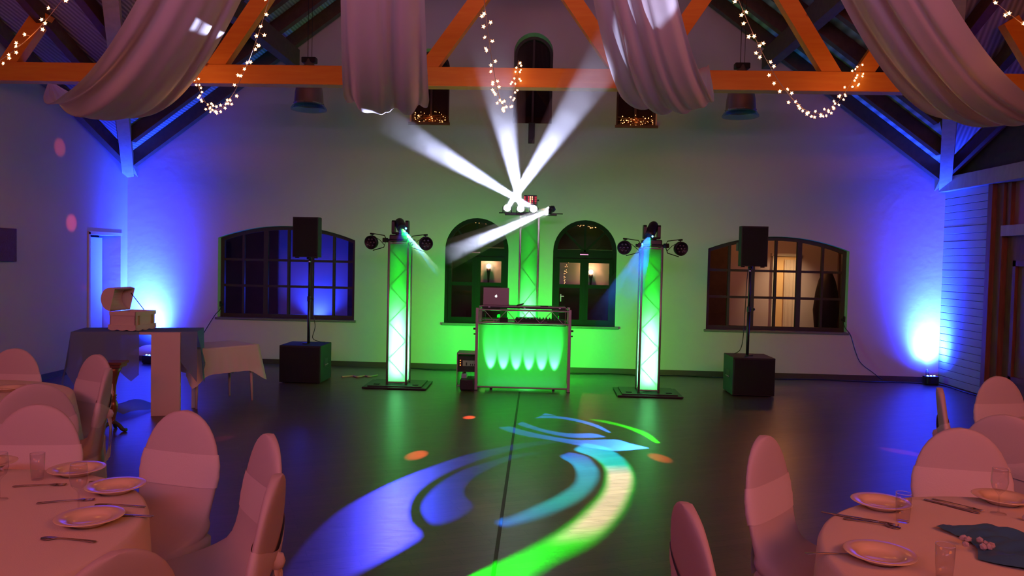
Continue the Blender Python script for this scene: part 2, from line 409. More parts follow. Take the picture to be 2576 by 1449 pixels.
# pine lattice truss
def truss(Y, nm, lab):
    t = thing(nm, lab, 'roof truss', (0, Y, 0))
    bm = B(); box(bm, XL+.01, XR-.01, -.08, .08, 3.40, 3.60, bev=.006); finish('tie_beam', bm, MT['pine'], t)
    nodes = [-5.95, -3.68, -1.42, .93, 3.08, 5.2]; ax = [-4.80, -2.55, -.24, 2.02, 4.15]
    bm = B(); box(bm, -2.7, 2.2, -.07, .07, 4.93, 5.10); finish('top_chord', bm, MT['pine'], t)
    for i, x in enumerate(nodes):
        for j in (i-1, i):
            if not 0 <= j < len(ax): continue
            p, q = Vector((x+(.10 if j == i else -.10), 0, 3.50)), Vector((ax[j], 0, 5.0))
            lim = max(zmain(x), zside(Y))
            # stop under the roof
            for k in range(60):
                u = p.lerp(q, (k+1)/60)
                if u.z > max(zmain(u.x), zside(Y))-.06: q = u; break
            bm = B(); bar(bm, p, q, .11, .17, up=(0, 0, 1)); finish('strut', bm, MT['pine'], t)
    return t
truss(8.08, 'roof_truss', 'orange pine roof truss crossing the hall in front of the far wall')
truss(3.75, 'roof_truss', 'pine roof truss close overhead that carries the near ends of the drapes')

# baseboards
bm = B(); box(bm, XL, XR, YB-.018, YB, 0, .07); struct(finish('baseboard_back', bm, MT['base']))
bm = B(); box(bm, XL, XL+.018, YF, 10.05, 0, .07); struct(finish('baseboard_left', bm, MT['base']))
# niche door on the left wall
d = thing('door_1', 'narrow pale door set deep in the left wall beside the blue lit corner', 'door'); del d['category']; struct(d)
bm = B(); box(bm, XL-.30, XL-.26, 10.12, 10.84, 0, 1.80, bev=.004); finish('door_leaf', bm, MT['white_paint'], d)
bm = B(); box(bm, XL-.10, XL-.05, 10.10, 10.13, 0, 1.83); box(bm, XL-.10, XL+.015, 10.06, 10.10, 0, 1.86); box(bm, XL-.02, XL+.015, 10.06, 10.88, 1.83, 1.87)
finish('door_frame', bm, MT['white_paint'], d)
bm = B(); box(bm, XL-.26, XL-.17, 10.30, 10.36, 0, 1.80); finish('dark_edge', bm, MT['brown'], d)
# white boards panel right wall, plank by plank
wp = thing('wall_panel', 'white horizontal board panelling between the right corner and the wooden door', 'wall panelling'); struct(wp); del wp['category']
bm = B(); hh = .098
box(bm, -.012, .012, -.56, .56, -hh/2+.002, hh/2-.002, bev=.003); pl = finish('plank', bm, MT['panelwhite'], wp)
for i in range(27):
    o = pl if i == 0 else link_copy(pl, 'plank', wp)
    o.location = (XR+.012+random.uniform(0, .004), 10.49, .055+i*.0995)
bm = B(); box(bm, XR+.03, XR+.05, 9.9, YB, 0, 2.70); finish('backing', bm, MT['panelwhite'], wp)
# big wooden door
d = thing('door_2', 'dark brown wooden door with upper glazing in the right wall', 'door'); struct(d); del d['category']
bm = B(); box(bm, XR-.04, XR+.14, 9.84, 9.93, 0, 2.69); finish('door_post', bm, MT['door_wood'], d)
bm = B(); box(bm, XR+.02, XR+.12, 9.70, 9.84, 0, 2.69); finish('door_post', bm, MT['door_wood'], d)
bm = B(); box(bm, XR, XR+.14, 7.6, 9.70, 2.03, 2.16); finish('transom', bm, MT['rafter_pale'], d)
bm = B(); box(bm, XR+.09, XR+.13, 7.6, 9.70, 0, 2.03); finish('door_leaf', bm, MT['door_wood'], d)
for k in range(3):
    bm = B(); y1 = 9.52-k*.62
    for a in ((y1-.46, y1, .25, .32), (y1-.46, y1, 1.66, 1.73)): box(bm, XR+.055, XR+.09, *a)
    for a in (y1-.06, y1-.46): box(bm, XR+.055, XR+.09, a, a+.06, .25, 1.73)
    finish('panel_moulding', bm, MT['door_wood'], d)
bm = B(); box(bm, XR+.10, XR+.12, 7.6, 9.66, 2.16, 2.69); finish('upper_pane', bm, mat('rose_glazing', (.35, .12, .14), .3), d)
bm = B()
for y in (9.60, 8.9, 8.2): box(bm, XR+.05, XR+.12, y, y+.08, 2.16, 2.69)
finish('glazing_bar', bm, MT['door_wood'], d)

# ------------------------------------------------------------------ windows
def inset(pts, d):
    cx = sum(p[0] for p in pts)/len(pts); cz = sum(p[1] for p in pts)/len(pts)
    n = len(pts); out = []
    for i in range(n):
        a, b_, c_ = Vector(pts[i-1]), Vector(pts[i]), Vector(pts[(i+1) % n])
        e1 = (b_-a).normalized(); e2 = (c_-b_).normalized()
        n1 = Vector((-e1.y, e1.x)); n2 = Vector((-e2.y, e2.x)); m_ = (n1+n2)
        if m_.length < 1e-6: m_ = n1
        m_.normalize(); k = d/max(.35, m_.dot(n1))
        q = b_+m_*k
        out.append((q.x, q.y))
    return out
def frame_ring(bm, pts, d, y0, y1):
    ins = inset(pts, d); n = len(pts)
    for (P, Q) in ((pts, ins),):
        A = [bm.verts.new((p[0], y0, p[1])) for p in P]; Bv = [bm.verts.new((p[0], y0, p[1])) for p in Q]
        C_ = [bm.verts.new((p[0], y1, p[1])) for p in P]; D = [bm.verts.new((p[0], y1, p[1])) for p in Q]
        for k in range(n):
            j = (k+1) % n
            bm.faces.new((A[k], A[j], Bv[j], Bv[k])); bm.faces.new((C_[k], C_[j], D[j], D[k]))
            bm.faces.new((A[k], A[j], C_[j], C_[k])); bm.faces.new((Bv[k], Bv[j], D[j], D[k]))
    return ins
def arch_top(x, x0, x1, zs, zt):
    w2 = (x1-x0)/2; h = zt-zs; r = (w2*w2+h*h)/(2*h); cx = (x0+x1)/2
    return zt-r+math.sqrt(max(0, r*r-(x-cx)**2))
def big_window(idx, x0, x1, zs, zt, o_, lab):
    y0, y1 = YB+.10, YB+.155
    wn = thing('window_%d' % idx, lab, 'w'); del wn['category']; struct(wn)
    bm = B(); frame_ring(bm, o_, .055, y0, y1); finish('window_frame', bm, MT['frame'], wn)
    cols = [x0+(x1-x0)*k/6 for k in range(7)]; rows = [.67, 1.14, 1.525]
    for k in range(1, 6):
        wd = .034 if k in (2, 4) else .017
        bm = B(); x = cols[k]; box(bm, x-wd, x+wd, y0+.003, y1-.005, .70, arch_top(x, x0, x1, zs, zt)-.03); finish('mullion', bm, MT['frame'], wn)
    for z in rows[1:]:
        bm = B(); box(bm, x0+.04, x1-.04, y0+.006, y1-.008, z-.017, z+.017); finish('glazing_bar', bm, MT['frame'], wn)
    for i in range(6):
        for j in range(3):
            a, b_ = cols[i], cols[i+1]; z0 = rows[j]
            bm = B()
            if j < 2: pts = [(a, z0), (b_, z0), (b_, rows[j+1]), (a, rows[j+1])]
            else: pts = [(a, z0), (b_, z0), (b_, arch_top(b_, x0, x1, zs, zt)-.005), ((a+b_)/2, arch_top((a+b_)/2, x0, x1, zs, zt)-.005), (a, arch_top(a, x0, x1, zs, zt)-.005)]
            extrude_outline(bm, pts, lambda x, z: Vector((x, y0+.022, z)), lambda x, z: Vector((x, y0+.026, z)))
            finish('pane', bm, MT['glass'], wn)
    bm = B(); box(bm, x0-.03, x1+.03, YB-.03, YB+.17, .64, .672, bev=.004); finish('window_sill', bm, MT['sill'], wn)
big_window(1, -4.77, -2.74, 1.84, 2.03, OPEN[0], 'wide segmental-arched window behind the left speaker, blue glow behind its panes')
big_window(2, 2.36, 4.35, 1.83, 2.02, OPEN[1], 'wide segmental-arched window behind the right speaker, warm room behind its panes')
def door_window(idx, x0, x1, o_, lab):
    y0, y1 = YB+.02, YB+.07; zs = 2.20-(x1-x0)/2; xm = (x0+x1)/2; r = (x1-x0)/2
    wn = thing('window_%d' % idx, lab, 'w'); del wn['category']; struct(wn)
    bm = B(); frame_ring(bm, o_, .06, y0, y1); finish('window_frame', bm, MT['frame_g'], wn)
    bm = B(); box(bm, x0+.04, x1-.04, y0+.004, y1-.003, zs-.10, zs); finish('transom', bm, MT['frame_g'], wn)
    for a in (PI/4, PI/2, 3*PI/4):
        bm = B(); bar(bm, (xm, y0+.02, zs), (xm+math.cos(a)*(r-.03), y0+.02, zs+math.sin(a)*(r-.03)), .03, .035, up=(0, 1, 0)); finish('fan_bar', bm, MT['frame_g'], wn)
    bm = B(); box(bm, x0+.04, x1-.04, y0+.008, y1-.012, zs-.005, zs+.03); finish('fan_foot', bm, MT['frame_g'], wn)
    bm = B()
    extrude_outline(bm, [(xm-(r-.04), zs)]+[(xm-(r-.05)*math.cos(PI*k/16), zs+(r-.05)*math.sin(PI*k/16)) for k in range(17)][1:-1]+[(xm+(r-.04), zs)], lambda x, z: Vector((x, y0+.03, z)), lambda x, z: Vector((x, y0+.034, z)))
    finish('fanlight_pane', bm, MT['glass'], wn)
    zt = zs-.10
    for s in (-1, 1):
        a, b_ = (x0+.05, xm-.01) if s < 0 else (xm+.01, x1-.05)
        lf = bpy.data.objects.new('casement', None); COL.objects.link(lf); lf.parent = wn
        bm = B()
        box(bm, a, a+.05, y0-.01, y1-.01, .70, zt); box(bm, b_-.05, b_, y0-.01, y1-.01, .70, zt)
        for z in ((.70, .76), (1.22, 1.27), (zt-.06, zt)): box(bm, a, b_, y0-.008, y1-.012, *z)
        finish('sash_frame', bm, MT['frame_g'], lf)
        for z0, z1 in ((1.27, zt-.06), (.76, 1.22)):
            bm = B(); box(bm, a+.05, b_-.05, y0+.015, y0+.02, z0, z1); finish('pane', bm, MT['glass'], lf)
    bm = B(); box(bm, xm-.022, xm+.022, y0-.018, y0-.004, .70, zt); finish('astragal', bm, MT['frame_g'], wn)
    if idx == 4:
        bm = B(); box(bm, x0+.115, x0+.135, y0-.035, y0-.01, 1.02, 1.13, bev=.004); box(bm, x0+.115, x0+.17, y0-.045, y0-.03, 1.09, 1.105)
        finish('window_handle', bm, MT['steel'], wn)
    bm = B(); box(bm, xm-.07, xm+.05, y0-.02, y0, zs-.045, zs-.03); finish('catch', bm, MT['steel'], wn)
    bm = B(); box(bm, x0-.03, x1+.05, YB-.035, YB+.07, .635, .672, bev=.004); finish('window_sill', bm, MT['sill'], wn)
door_window(3, -1.42, -.50, OPEN[2], 'round-arched double window left of the centre tower')
door_window(4, .145, 1.06, OPEN[3], 'round-arched double window right of the centre tower')
UPL = {5: 'tall round-arched dark upper window above the centre of the wall', 6: 'dark upper arched window with fairy lights on its ledge, left of the centre one', 7: 'dark upper arched window with fairy lights on its ledge, right of the centre one'}
for idx, o_, d_ in ((5, OPEN[4], .30), (6, OPEN[5], .25), (7, OPEN[6], .25)):
    wn = thing('window_%d' % idx, UPL[idx], 'w'); del wn['category']; struct(wn)
    x0 = min(p[0] for p in o_); x1 = max(p[0] for p in o_); z0 = min(p[1] for p in o_); z1 = max(p[1] for p in o_); y = YB+d_-.06
    bm = B(); frame_ring(bm, o_, .04, y-.04, y+.02); finish('window_frame', bm, MT['frame'], wn)
    bm = B(); box(bm, (x0+x1)/2-.015, (x0+x1)/2+.015, y-.03, y+.01, z0, z1-.02); finish('mullion', bm, MT['frame'], wn)
    bm = B(); box(bm, x0+.02, x1-.02, y-.03, y+.01, z0+.62, z0+.65); finish('glazing_bar', bm, MT['frame'], wn)
    bm = B(); extrude_outline(bm, o_, lambda x, z: Vector((x, y, z)), lambda x, z: Vector((x, y+.004, z))); finish('pane', bm, MT['glass'], wn)
    bm = B(); extrude_outline(bm, o_, lambda x, z: Vector((x, y+.06, z)), lambda x, z: Vector((x, y+.08, z))); finish('night_backing', bm, mat('night', (.012, .006, .012), .9), wn)
    if idx > 5:
        bm = B(); box(bm, x0-.015, x1+.015, YB-.02, YB+d_-.08, z0-.035, z0+.003); finish('window_sill', bm, MT['brown'], wn)
# slim dark fitting under the centre upper window
bm = B(); box(bm, -.25, -.16, YB-.05, YB, 3.28, 3.575, bev=.004); box(bm, -.235, -.175, YB-.06, YB-.045, 3.33, 3.50)
tag(finish('wall_fitting', bm, MT['blackm']), 'slim dark vertical fitting on the wall below the centre upper window', 'wall fitting')

# ------------------------------------------------------------------ rooms seen through the glass
bm = B()
box(bm, -5.6, -1.75, 14.2, 14.3, 0, 2.6); box(bm, 1.75, 5.7, 14.2, 14.3, 0, 2.6); box(bm, -1.7, 1.7, 12.75, 12.8, 0, 2.6)
box(bm, -1.75, -1.70, 11.3, 14.3, 0, 2.6); box(bm, 1.70, 1.75, 11.3, 14.3, 0, 2.6)
box(bm, -7, -6.95, 11.3, 14.3, 0, 2.6); box(bm, 6.5, 6.55, 11.3, 14.3, 0, 2.6)
struct(finish('wall_adjoining', bm, mat('adjoining_plaster', (.55, .50, .55), .9)))
bm = B(); box(bm, -7, 6.6, 11.3, 14.4, 2.6, 2.7); struct(finish('ceiling_adjoining', bm, MT['dark_clad']))
def screenpart(x0, x1, y, z0, z1, lab, nm='partition'):
    bm = B(); box(bm, x0, x1, y, y+.05, z0, z1)
    o = finish(nm, bm, MT['dark_clad']); struct(o); o.name = 'partition_screen'; o['label'] = lab
screenpart(-6.9, -4.88, 13.9, 0, 2.6, 'dark partition behind the left window')
screenpart(-3.55, -1.8, 13.8, 0, 2.6, 'dark partition behind the right half of the left window')
screenpart(-1.68, -1.10, 12.45, 0, 2.6, 'dark partition behind the left arched window')
screenpart(-1.09, 1.69, 12.46, 0, 1.20, 'dark low sheet added behind the arched windows to darken their lower panes')  # added dark sheet, keeps the lower panes dark
screenpart(-1.09, 1.69, 12.46, 1.80, 2.6, 'dark sheet added behind the fanlights to darken them')  # added dark sheet, keeps the fanlights from glowing
screenpart(1.8, 3.38, 13.9, 0, 2.6, 'dark partition behind the right window')
screenpart(4.95, 6.4, 13.0, 0, 2.6, 'dark partition at the right end of the right window')
light('room_blue_uplight', 'SPOT', (-4.2, 14.0, .3), (.02, .05, 1), 170, (-4.2, 14.16, 2.4), spot_size=R(120), spot_blend=1, shadow_soft_size=.03)
light('room_blue_fill', 'POINT', (-4.0, 12.8, 1.0), (.03, .05, 1), 22, shadow_soft_size=.2)
light('room_warm_lamp', 'POINT', (3.9, 12.6, 2.2), (1, .33, .10), 26, shadow_soft_size=.15)
light('room_lilac_fill', 'POINT', (0, 12.6, 1.35), (.40, .16, 1), .5, shadow_soft_size=.2)
# doorway with curtain in the warm room
dw = thing('doorway', 'pale lit doorway seen through the right window', 'doorway'); tag(dw, None, None)
bm = B(); box(bm, 4.19, 4.24, 14.10, 14.2, .3, 1.80); box(bm, 4.64, 4.69, 14.10, 14.2, .3, 1.80); box(bm, 4.17, 4.71, 14.10, 14.2, 1.78, 1.83); finish('door_frame', bm, MT['white_paint'], dw)
bm = B(); box(bm, 4.24, 4.64, 14.15, 14.2, .3, 1.78); finish('door_leaf', bm, mat('cream_door', (.95, .72, .38), .6), dw)
bm = B()
pts = [(4.40+.22*k/12, 14.10-.025*math.sin(k*1.7)) for k in range(13)]
for a, b_ in zip(pts, pts[1:]):
    v = [bm.verts.new((*a, .35)), bm.verts.new((*b_, .35)), bm.verts.new((*b_, 1.72)), bm.verts.new((*a, 1.72))]; bm.faces.new(v)
bmesh.ops.remove_doubles(bm, verts=bm.verts, dist=1e-4)
cu_ = finish('doorway_curtain', bm, MT['linen'], None, True); tag(cu_, 'white curtain hanging in the lit doorway behind the right window', 'curtain')
light('doorway_light', 'SPOT', (4.42, 13.2, 2.0), (1, .62, .26), 55, (4.42, 14.15, 1.1), spot_size=R(70), spot_blend=1, shadow_soft_size=.05)
# dark rounded form made up for the silhouette in the right window
t = thing('dark_silhouette', 'dark rounded silhouette behind the right panes of the right window', 'coat stand', (4.62, 12.6, 0))
bm = B(); lathe(bm, [(.10, .45), (.17, .6), (.20, .9), (.17, 1.2), (.13, 1.38), (.08, 1.50), (.0, 1.54)], 18); finish('coat', bm, MT['black'], t, True)
bm = B(); rod(bm, (0, 0, 0), (0, 0, .6), .02); lathe(bm, [(.16, 0), (.16, .03), (.03, .05)], 16); finish('stand', bm, MT['blackm'], t)
# torch wall lamps casting a speckled fan of light
def torch(x, z, lab):
    t = thing('torch_lamp', lab, 'wall lamp', (x, 12.70, z), 0, None)
    bm = B(); lathe(bm, [(.012, -.42), (.014, -.25), (.022, -.10), (.034, -.07), (.036, -.03), (.028, -.03)], 12); finish('holder', bm, MT['blackm'], t, True)
    bm = B(); rod(bm, (0, 0, -.30), (0, .05, -.30), .010); finish('bracket', bm, MT['blackm'], t)
    bm = B(); bmesh.ops.create_uvsphere(bm, u_segments=12, v_segments=8, radius=.036); finish('flame_bulb', bm, emis('torch_flame', (1, .72, .38), 14), t, True, loc=(0, 0, .015))
    l = light('torch_light', 'POINT', (x, 12.655, z+.03), (1, .42, .17), 4.5, shadow_soft_size=.01)
    l.data.use_nodes = True; nt = l.data.node_tree; e = nt.nodes['Emission']
    tc = nt.nodes.new('ShaderNodeTexCoord'); vo = nt.nodes.new('ShaderNodeTexVoronoi'); vo.inputs['Scale'].default_value = 5.5
    nt.links.new(tc.outputs['Normal'], vo.inputs['Vector'])
    rp = nt.nodes.new('ShaderNodeValToRGB'); rp.color_ramp.elements[0].position = .22; rp.color_ramp.elements[0].color = (.15, .15, .15, 1); rp.color_ramp.elements[1].position = .40
    nt.links.new(vo.outputs['Distance'], rp.inputs[0]); nt.links.new(rp.outputs[0], e.inputs['Color'])
torch(-.90, 1.48, 'torch-shaped wall lamp glowing behind the left arched window')
torch(.80, 1.42, 'torch-shaped wall lamp glowing behind the right arched window')

# ================================================================== LIGHT TOWERS
MT['lens_dark'] = mat('dark_lens', (.05, .05, .06), .15, spec=.8)
def gobo_spot(name, loc, target, color, power, size):
    return light(name, 'SPOT', loc, color, power, target, spot_size=R(size), spot_blend=.15, shadow_soft_size=.0003)
def tube_mat(name, H, k):
    """LED tube inside the cloth, run bright at the foot and dim at the top"""
    m = bpy.data.materials.new(name); m.use_nodes = True; nt = m.node_tree; nt.nodes.clear()
    e = nt.nodes.new('ShaderNodeEmission'); o = nt.nodes.new('ShaderNodeOutputMaterial'); nt.links.new(e.outputs[0], o.inputs[0])
    tc = nt.nodes.new('ShaderNodeTexCoord'); sp = nt.nodes.new('ShaderNodeSeparateXYZ'); nt.links.new(tc.outputs['Object'], sp.inputs[0])
    mr = nt.nodes.new('ShaderNodeMapRange'); mr.inputs[1].default_value = 0; mr.inputs[2].default_value = H; nt.links.new(sp.outputs['Z'], mr.inputs[0])
    r = nt.nodes.new('ShaderNodeValToRGB'); es = r.color_ramp.elements
    st = [(.04, .10, 0), (.12, 1.2, .20), (.40, 1.0, .17), (.55, .34, .06), (.70, .11, .01), (.97, .055, .0)]
    cl = lambda v, k_: (v*k_, v, v*k_*1.6, 1)
    es[0].position, es[0].color = st[0][0], cl(*st[0][1:]); es[1].position, es[1].color = st[-1][0], cl(*st[-1][1:])
    for p, v, k_ in st[1:-1]: q_ = es.new(p); q_.color = cl(v, k_)
    nt.links.new(mr.outputs[0], r.inputs[0]); nt.links.new(r.outputs[0], e.inputs[0]); e.inputs[1].default_value = k
    return m
def tower(x, y, H, label, power, name='truss_tower', plate=True, hw=.118):
    t = thing(name, label, 'light tower', (x, y, 0), 0, 'truss towers')
    if plate:
        bm = B(); box(bm, -.39, .39, -.30, .30, .004, .022, bev=.003); box(bm, -.33, .33, -.26, .26, .022, .036); pb = finish('base_plate', bm, MT['blackm'], t)
        for px in (-.24, .24):
            bm = B(); box(bm, px-.035, px+.035, -.17, -.12, .036, .042); finish('plate_slot', bm, MT['grille'], pb)
    for sx in (-1, 1):
        for sy in (-1, 1):
            bm = B(); rod(bm, (sx*hw, sy*hw, .036), (sx*hw, sy*hw, H), .0145, n=12); finish('chord', bm, MT['alu'], t, True)
    bm = B(); n = 7; zs = [.12+(H-.22)*k/n for k in range(n+1)]
    q = hw-.022
    for face in range(4):
        for k in range(n):
            s = 1 if k % 2 else -1
            pts = {0: ((-q*s, -q), (q*s, -q)), 1: ((q, -q*s), (q, q*s)), 2: ((q*s, q), (-q*s, q)), 3: ((-q, q*s), (-q, -q*s))}[face]
            rod(bm, (*pts[0], zs[k]), (*pts[1], zs[k+1]), .005, n=6)
    finish('lattice', bm, MT['alu'], t)
    for z in (.06, H-.02):
        bm = B()
        for a, b_ in (((-hw, -hw), (hw, -hw)), ((hw, -hw), (hw, hw)), ((hw, hw), (-hw, hw)), ((-hw, hw), (-hw, -hw))): rod(bm, (*a, z), (*b_, z), .009, n=8)
        finish('end_frame', bm, MT['alu'], t)
    # stretch cloth sleeve, four panels slightly drawn in between the chords
    c_ = hw-.004; z0, z1 = .055, H-.035; nz, nx = 20, 6
    for f in range(4):
        bm = B(); g = []
        for i in range(nz+1):
            row = []
            for j in range(nx+1):
                u = -1+2*j/nx; v = i/nz; p = .010*(1-u*u)*(1-(2*v-1)**8)
                a, b_ = u*c_*.985, -(c_-p)
                xy = [(a, b_), (-b_, a), (-a, -b_), (b_, -a)][f]
                row.append(bm.verts.new((xy[0], xy[1], z0+(z1-z0)*v)))
            g.append(row)
        for i in range(nz):
            for j in range(nx): bm.faces.new((g[i][j], g[i][j+1], g[i+1][j+1], g[i+1][j]))
        finish('stretch_cloth', bm, MT['screen'], t, True)
    bm = B(); lathe(bm, [(.05, .05), (.055, .10), (.05, .12)], 16); lp = finish('floor_par', bm, MT['blackm'], t, True)
    bm = B(); rod(bm, (0, 0, .10), (0, 0, H-.10), .022, n=10); finish('glow_tube', bm, tube_mat('glow_tube', H, power), lp, True)  # tube added in place of the par's own upward light
    return t
TP = 75
tower(-1.775, 9.45, 1.80, 'left truss tower in glowing green-white cloth, between left window and booth', TP)
tower(1.315, 9.38, 1.80, 'right truss tower in glowing green-white cloth, between booth and right window', TP)
tower(-.185, 10.22, 2.19, 'centre truss tower in green cloth standing behind the booth near the wall', TP*.55, hw=.12)

def par(parent_loc, side, rz=0):
    """seven-eyed flat par can on a yoke, hanging off the end of a T-bar"""
    x, y, z = parent_loc
    lab = {('L', -1): 'flat round seven-lens lamp left of the moving head on the left tower', ('L', 1): 'flat round seven-lens lamp right of the moving head on the left tower, in the beam',
           ('R', -1): 'flat round seven-lens lamp left of the moving head on the right tower', ('R', 1): 'flat round seven-lens lamp right of the moving head on the right tower'}[(('L' if x < 0 else 'R'), side)]
    t = thing('par_lamp', lab, 'stage lamp', (x+side*.335, y-.02, z-.055), R(18*side)+rz, 'par lamps on the towers')
    mt = Matrix.Rotation(R(-78), 4, 'X')
    bm = B(); lathe(bm, [(.0, .045), (.05, .045), (.083, .02), (.085, -.03), (.074, -.034), (.074, -.022), (0, -.022)], 28, mtx=mt); bd = finish('housing', bm, MT['blackm'], t, True)
    bm = B()
    for k in range(7):
        a = 2*PI*k/6; rr = 0 if k == 6 else .044
        lens = B(); lathe(lens, [(.0, -.034), (.012, -.032), (.0175, -.022)], 12, center=(rr*math.cos(a), rr*math.sin(a), 0), mtx=mt)
        finish('lens', lens, MT['lens_dark'], bd, True)
    bm.free()
    s = -side
    bm = B(); tube(bm, [(0, .0, .09), (s*.02, .03, .105), (s*.16, .03, .085), (s*.20, .01, .03), (s*.17, .0, -.06), (s*.02, .0, -.10)], .006)
    tube(bm, [(0, 0, .088), (s*.09, .04, .03), (s*.17, .02, -.035)], .004)
    tube(bm, [(-.03*side, 0, .10), (.02*side, 0, .105)], .012)
    finish('yoke', bm, MT['blackm'], t)
    bm = B(); box(bm, s*.19-.022, s*.19+.022, -.03, .03, -.0, .055); rod(bm, (s*.20, -.04, .03), (s*.20, .04, .03), .016); finish('clamp', bm, MT['blackm'], t)
    return t
def moving_head(x, y, z, aim, lab, glow):
    """foot plate, yoke arms and a head with a hollow snout holding a cut-out gobo plate"""
    t = thing('moving_head', lab, 'moving head lamp', (x, y, z), 0, 'moving heads on the towers')
    bm = B(); box(bm, -.115, .115, -.10, .10, 0, .065, bev=.012); fb = finish('base', bm, MT['blackm'], t)
    bm = B(); box(bm, -.03, .03, -.103, -.098, .018, .045); finish('display', bm, MT['lens_dark'], fb)
    for s in (-1, 1):
        bm = B()
        prof = [(-.025, .078), (.06, .078), (.075, .10), (.075, .225), (.055, .245), (-.015, .245), (-.035, .225), (-.035, .10)]
        extrude_outline(bm, prof, lambda a, b_: Vector((s*.066, a, b_)), lambda a, b_: Vector((s*.103, a, b_)))
        finish('yoke_arm', bm, MT['blackm'], t)
    bm = B(); box(bm, -.10, .10, -.05, .05, .075, .10, bev=.01); rod(bm, (0, 0, .06), (0, 0, .08), .06, n=16); finish('yoke_bridge', bm, MT['blackm'], t)
    c0 = Vector((x, y, z+.19)); d = (Vector(aim)-c0).normalized(); q = d.to_track_quat('Z', 'Y').to_matrix().to_4x4()
    bm = B(); lathe(bm, [(.0, -.118), (.045, -.112), (.060, -.08), (.063, .0), (.058, .075), (.058, .142), (.053, .142), (.053, .05), (0, .05)], 24, mtx=q)
    hd = finish('head', bm, MT['blackm'], t, True, loc=(0, 0, .19))
    bm = B(); bmesh.ops.create_uvsphere(bm, u_segments=14, v_segments=8, radius=.011, matrix=Matrix.Translation(q @ Vector((.048, .012, .145))))
    finish('lens_glow', bm, emis('head_glow', glow, 9), hd, True)
    return t, c0, d, q
# gobo outlines as they fall on the dance floor (metres)
LOW = {
    'C1': [(0.311, 6.453), (0.409, 6.708), (0.524, 6.655), (0.619, 6.514), (0.713, 6.123), (0.719, 5.668), (0.639, 5.211), (0.509, 4.745), (0.319, 4.308), (0.103, 4.019), (-0.04, 3.80), (-0.25, 3.50), (-0.52, 3.22), (-0.42, 3.58), (-0.20, 3.93), (0.003, 4.239), (0.187, 4.578), (0.326, 4.916), (0.452, 5.302), (0.508, 5.676), (0.512, 5.951), (0.444, 6.244)],
    'C2': [(0.185, 6.212), (0.266, 6.364), (0.394, 6.258), (0.453, 5.944), (0.448, 5.669), (0.378, 5.352), (0.251, 5.035), (0.038, 4.742), (-0.149, 4.565), (-0.215, 4.537), (-0.252, 4.587), (-0.154, 4.698), (-0.002, 4.931), (0.156, 5.185), (0.269, 5.459), (0.298, 5.718), (0.272, 5.994)],
    'C3': [(0.303, 6.787), (0.038, 6.743), (-0.229, 6.557), (-0.57, 6.197), (-0.817, 5.79), (-1.022, 5.372), (-1.182, 4.93), (-1.256, 4.606), (-1.286, 4.206), (-1.27, 3.793), (-1.22, 3.35), (-1.08, 3.42), (-0.901, 3.78), (-0.813, 3.965), (-0.718, 4.168), (-0.663, 4.346), (-0.763, 4.545), (-0.822, 4.842), (-0.814, 5.189), (-0.696, 5.6), (-0.457, 6.055), (-0.222, 6.364), (0.038, 6.614)],
    'C4': [(0.085, 6.361), (-0.166, 6.268), (-0.356, 6.029), (-0.57, 5.716), (-0.704, 5.318), (-0.747, 4.978), (-0.728, 4.755), (-0.652, 4.557), (-0.595, 4.53), (-0.495, 4.64), (-0.415, 4.886), (-0.498, 5.112), (-0.507, 5.37), (-0.425, 5.665), (-0.21, 6.085)]}
UPP = {
    'C7': [(-0.417, 7.864), (-0.466, 7.731), (-0.475, 7.578), (-0.414, 7.3), (-0.189, 6.963), (0.148, 6.766), (0.412, 6.574), (0.626, 6.472), (0.777, 6.513), (0.957, 6.601), (0.805, 6.76), (0.686, 6.885), (0.37, 6.819), (0.15, 6.91), (-0.077, 7.08), (-0.321, 7.341), (-0.419, 7.586)],
    'C8': [(-0.247, 7.611), (-0.202, 7.385), (0.038, 7.096), (0.263, 6.925), (0.431, 6.909), (0.615, 6.973), (0.5, 7.107), (0.268, 7.076), (0.038, 7.227), (-0.157, 7.506)],
    'C5': [(-0.326, 7.975), (-0.223, 8.036), (-0.027, 8.039), (0.179, 7.888), (0.038, 7.88), (-0.218, 7.861)],
    'C6': [(-0.165, 7.794), (0.038, 7.849), (0.229, 7.833), (0.413, 7.706), (0.583, 7.468), (0.677, 7.168), (0.644, 7.179), (0.52, 7.431), (0.348, 7.637), (0.164, 7.743), (-0.087, 7.712)],
    'C9': [(0.491, 7.748), (0.663, 7.712), (0.883, 7.454), (1.026, 7.179), (1.083, 6.797), (1.034, 6.837), (0.96, 7.119), (0.819, 7.418), (0.654, 7.593)]}
def gel(name, stops):
    """coloured filter; colour changes along world y on the little plate's own scale (given as list of (pos, rgb) over generated x)"""
    m = bpy.data.materials.new(name); m.use_nodes = True; nt = m.node_tree; nt.nodes.clear()
    t = nt.nodes.new('ShaderNodeBsdfTransparent'); o = nt.nodes.new('ShaderNodeOutputMaterial'); nt.links.new(t.outputs[0], o.inputs[0])
    if len(stops) == 1: t.inputs[0].default_value = (*stops[0][1], 1); return m
    a = nt.nodes.new('ShaderNodeAttribute'); a.attribute_name = 'grade'
    r = nt.nodes.new('ShaderNodeValToRGB')
    es = r.color_ramp.elements
    es[0].position = stops[0][0]; es[0].color = (*stops[0][1], 1); es[1].position = stops[-1][0]; es[1].color = (*stops[-1][1], 1)
    for p, cc in stops[1:-1]: e_ = es.new(p); e_.color = (*cc, 1)
    nt.links.new(a.outputs['Fac'], r.inputs[0]); nt.links.new(r.outputs[0], t.inputs[0]); return m
GEL_BLUE = gel('blue_gel', [(0, (.0012, .0010, .022))]); GEL_BLUE_PALE = gel('pale_blue_gel', [(0, (.0006, .0008, .019))]); GEL_SKY = gel('sky_gel', [(0, (.012, .065, .33))])
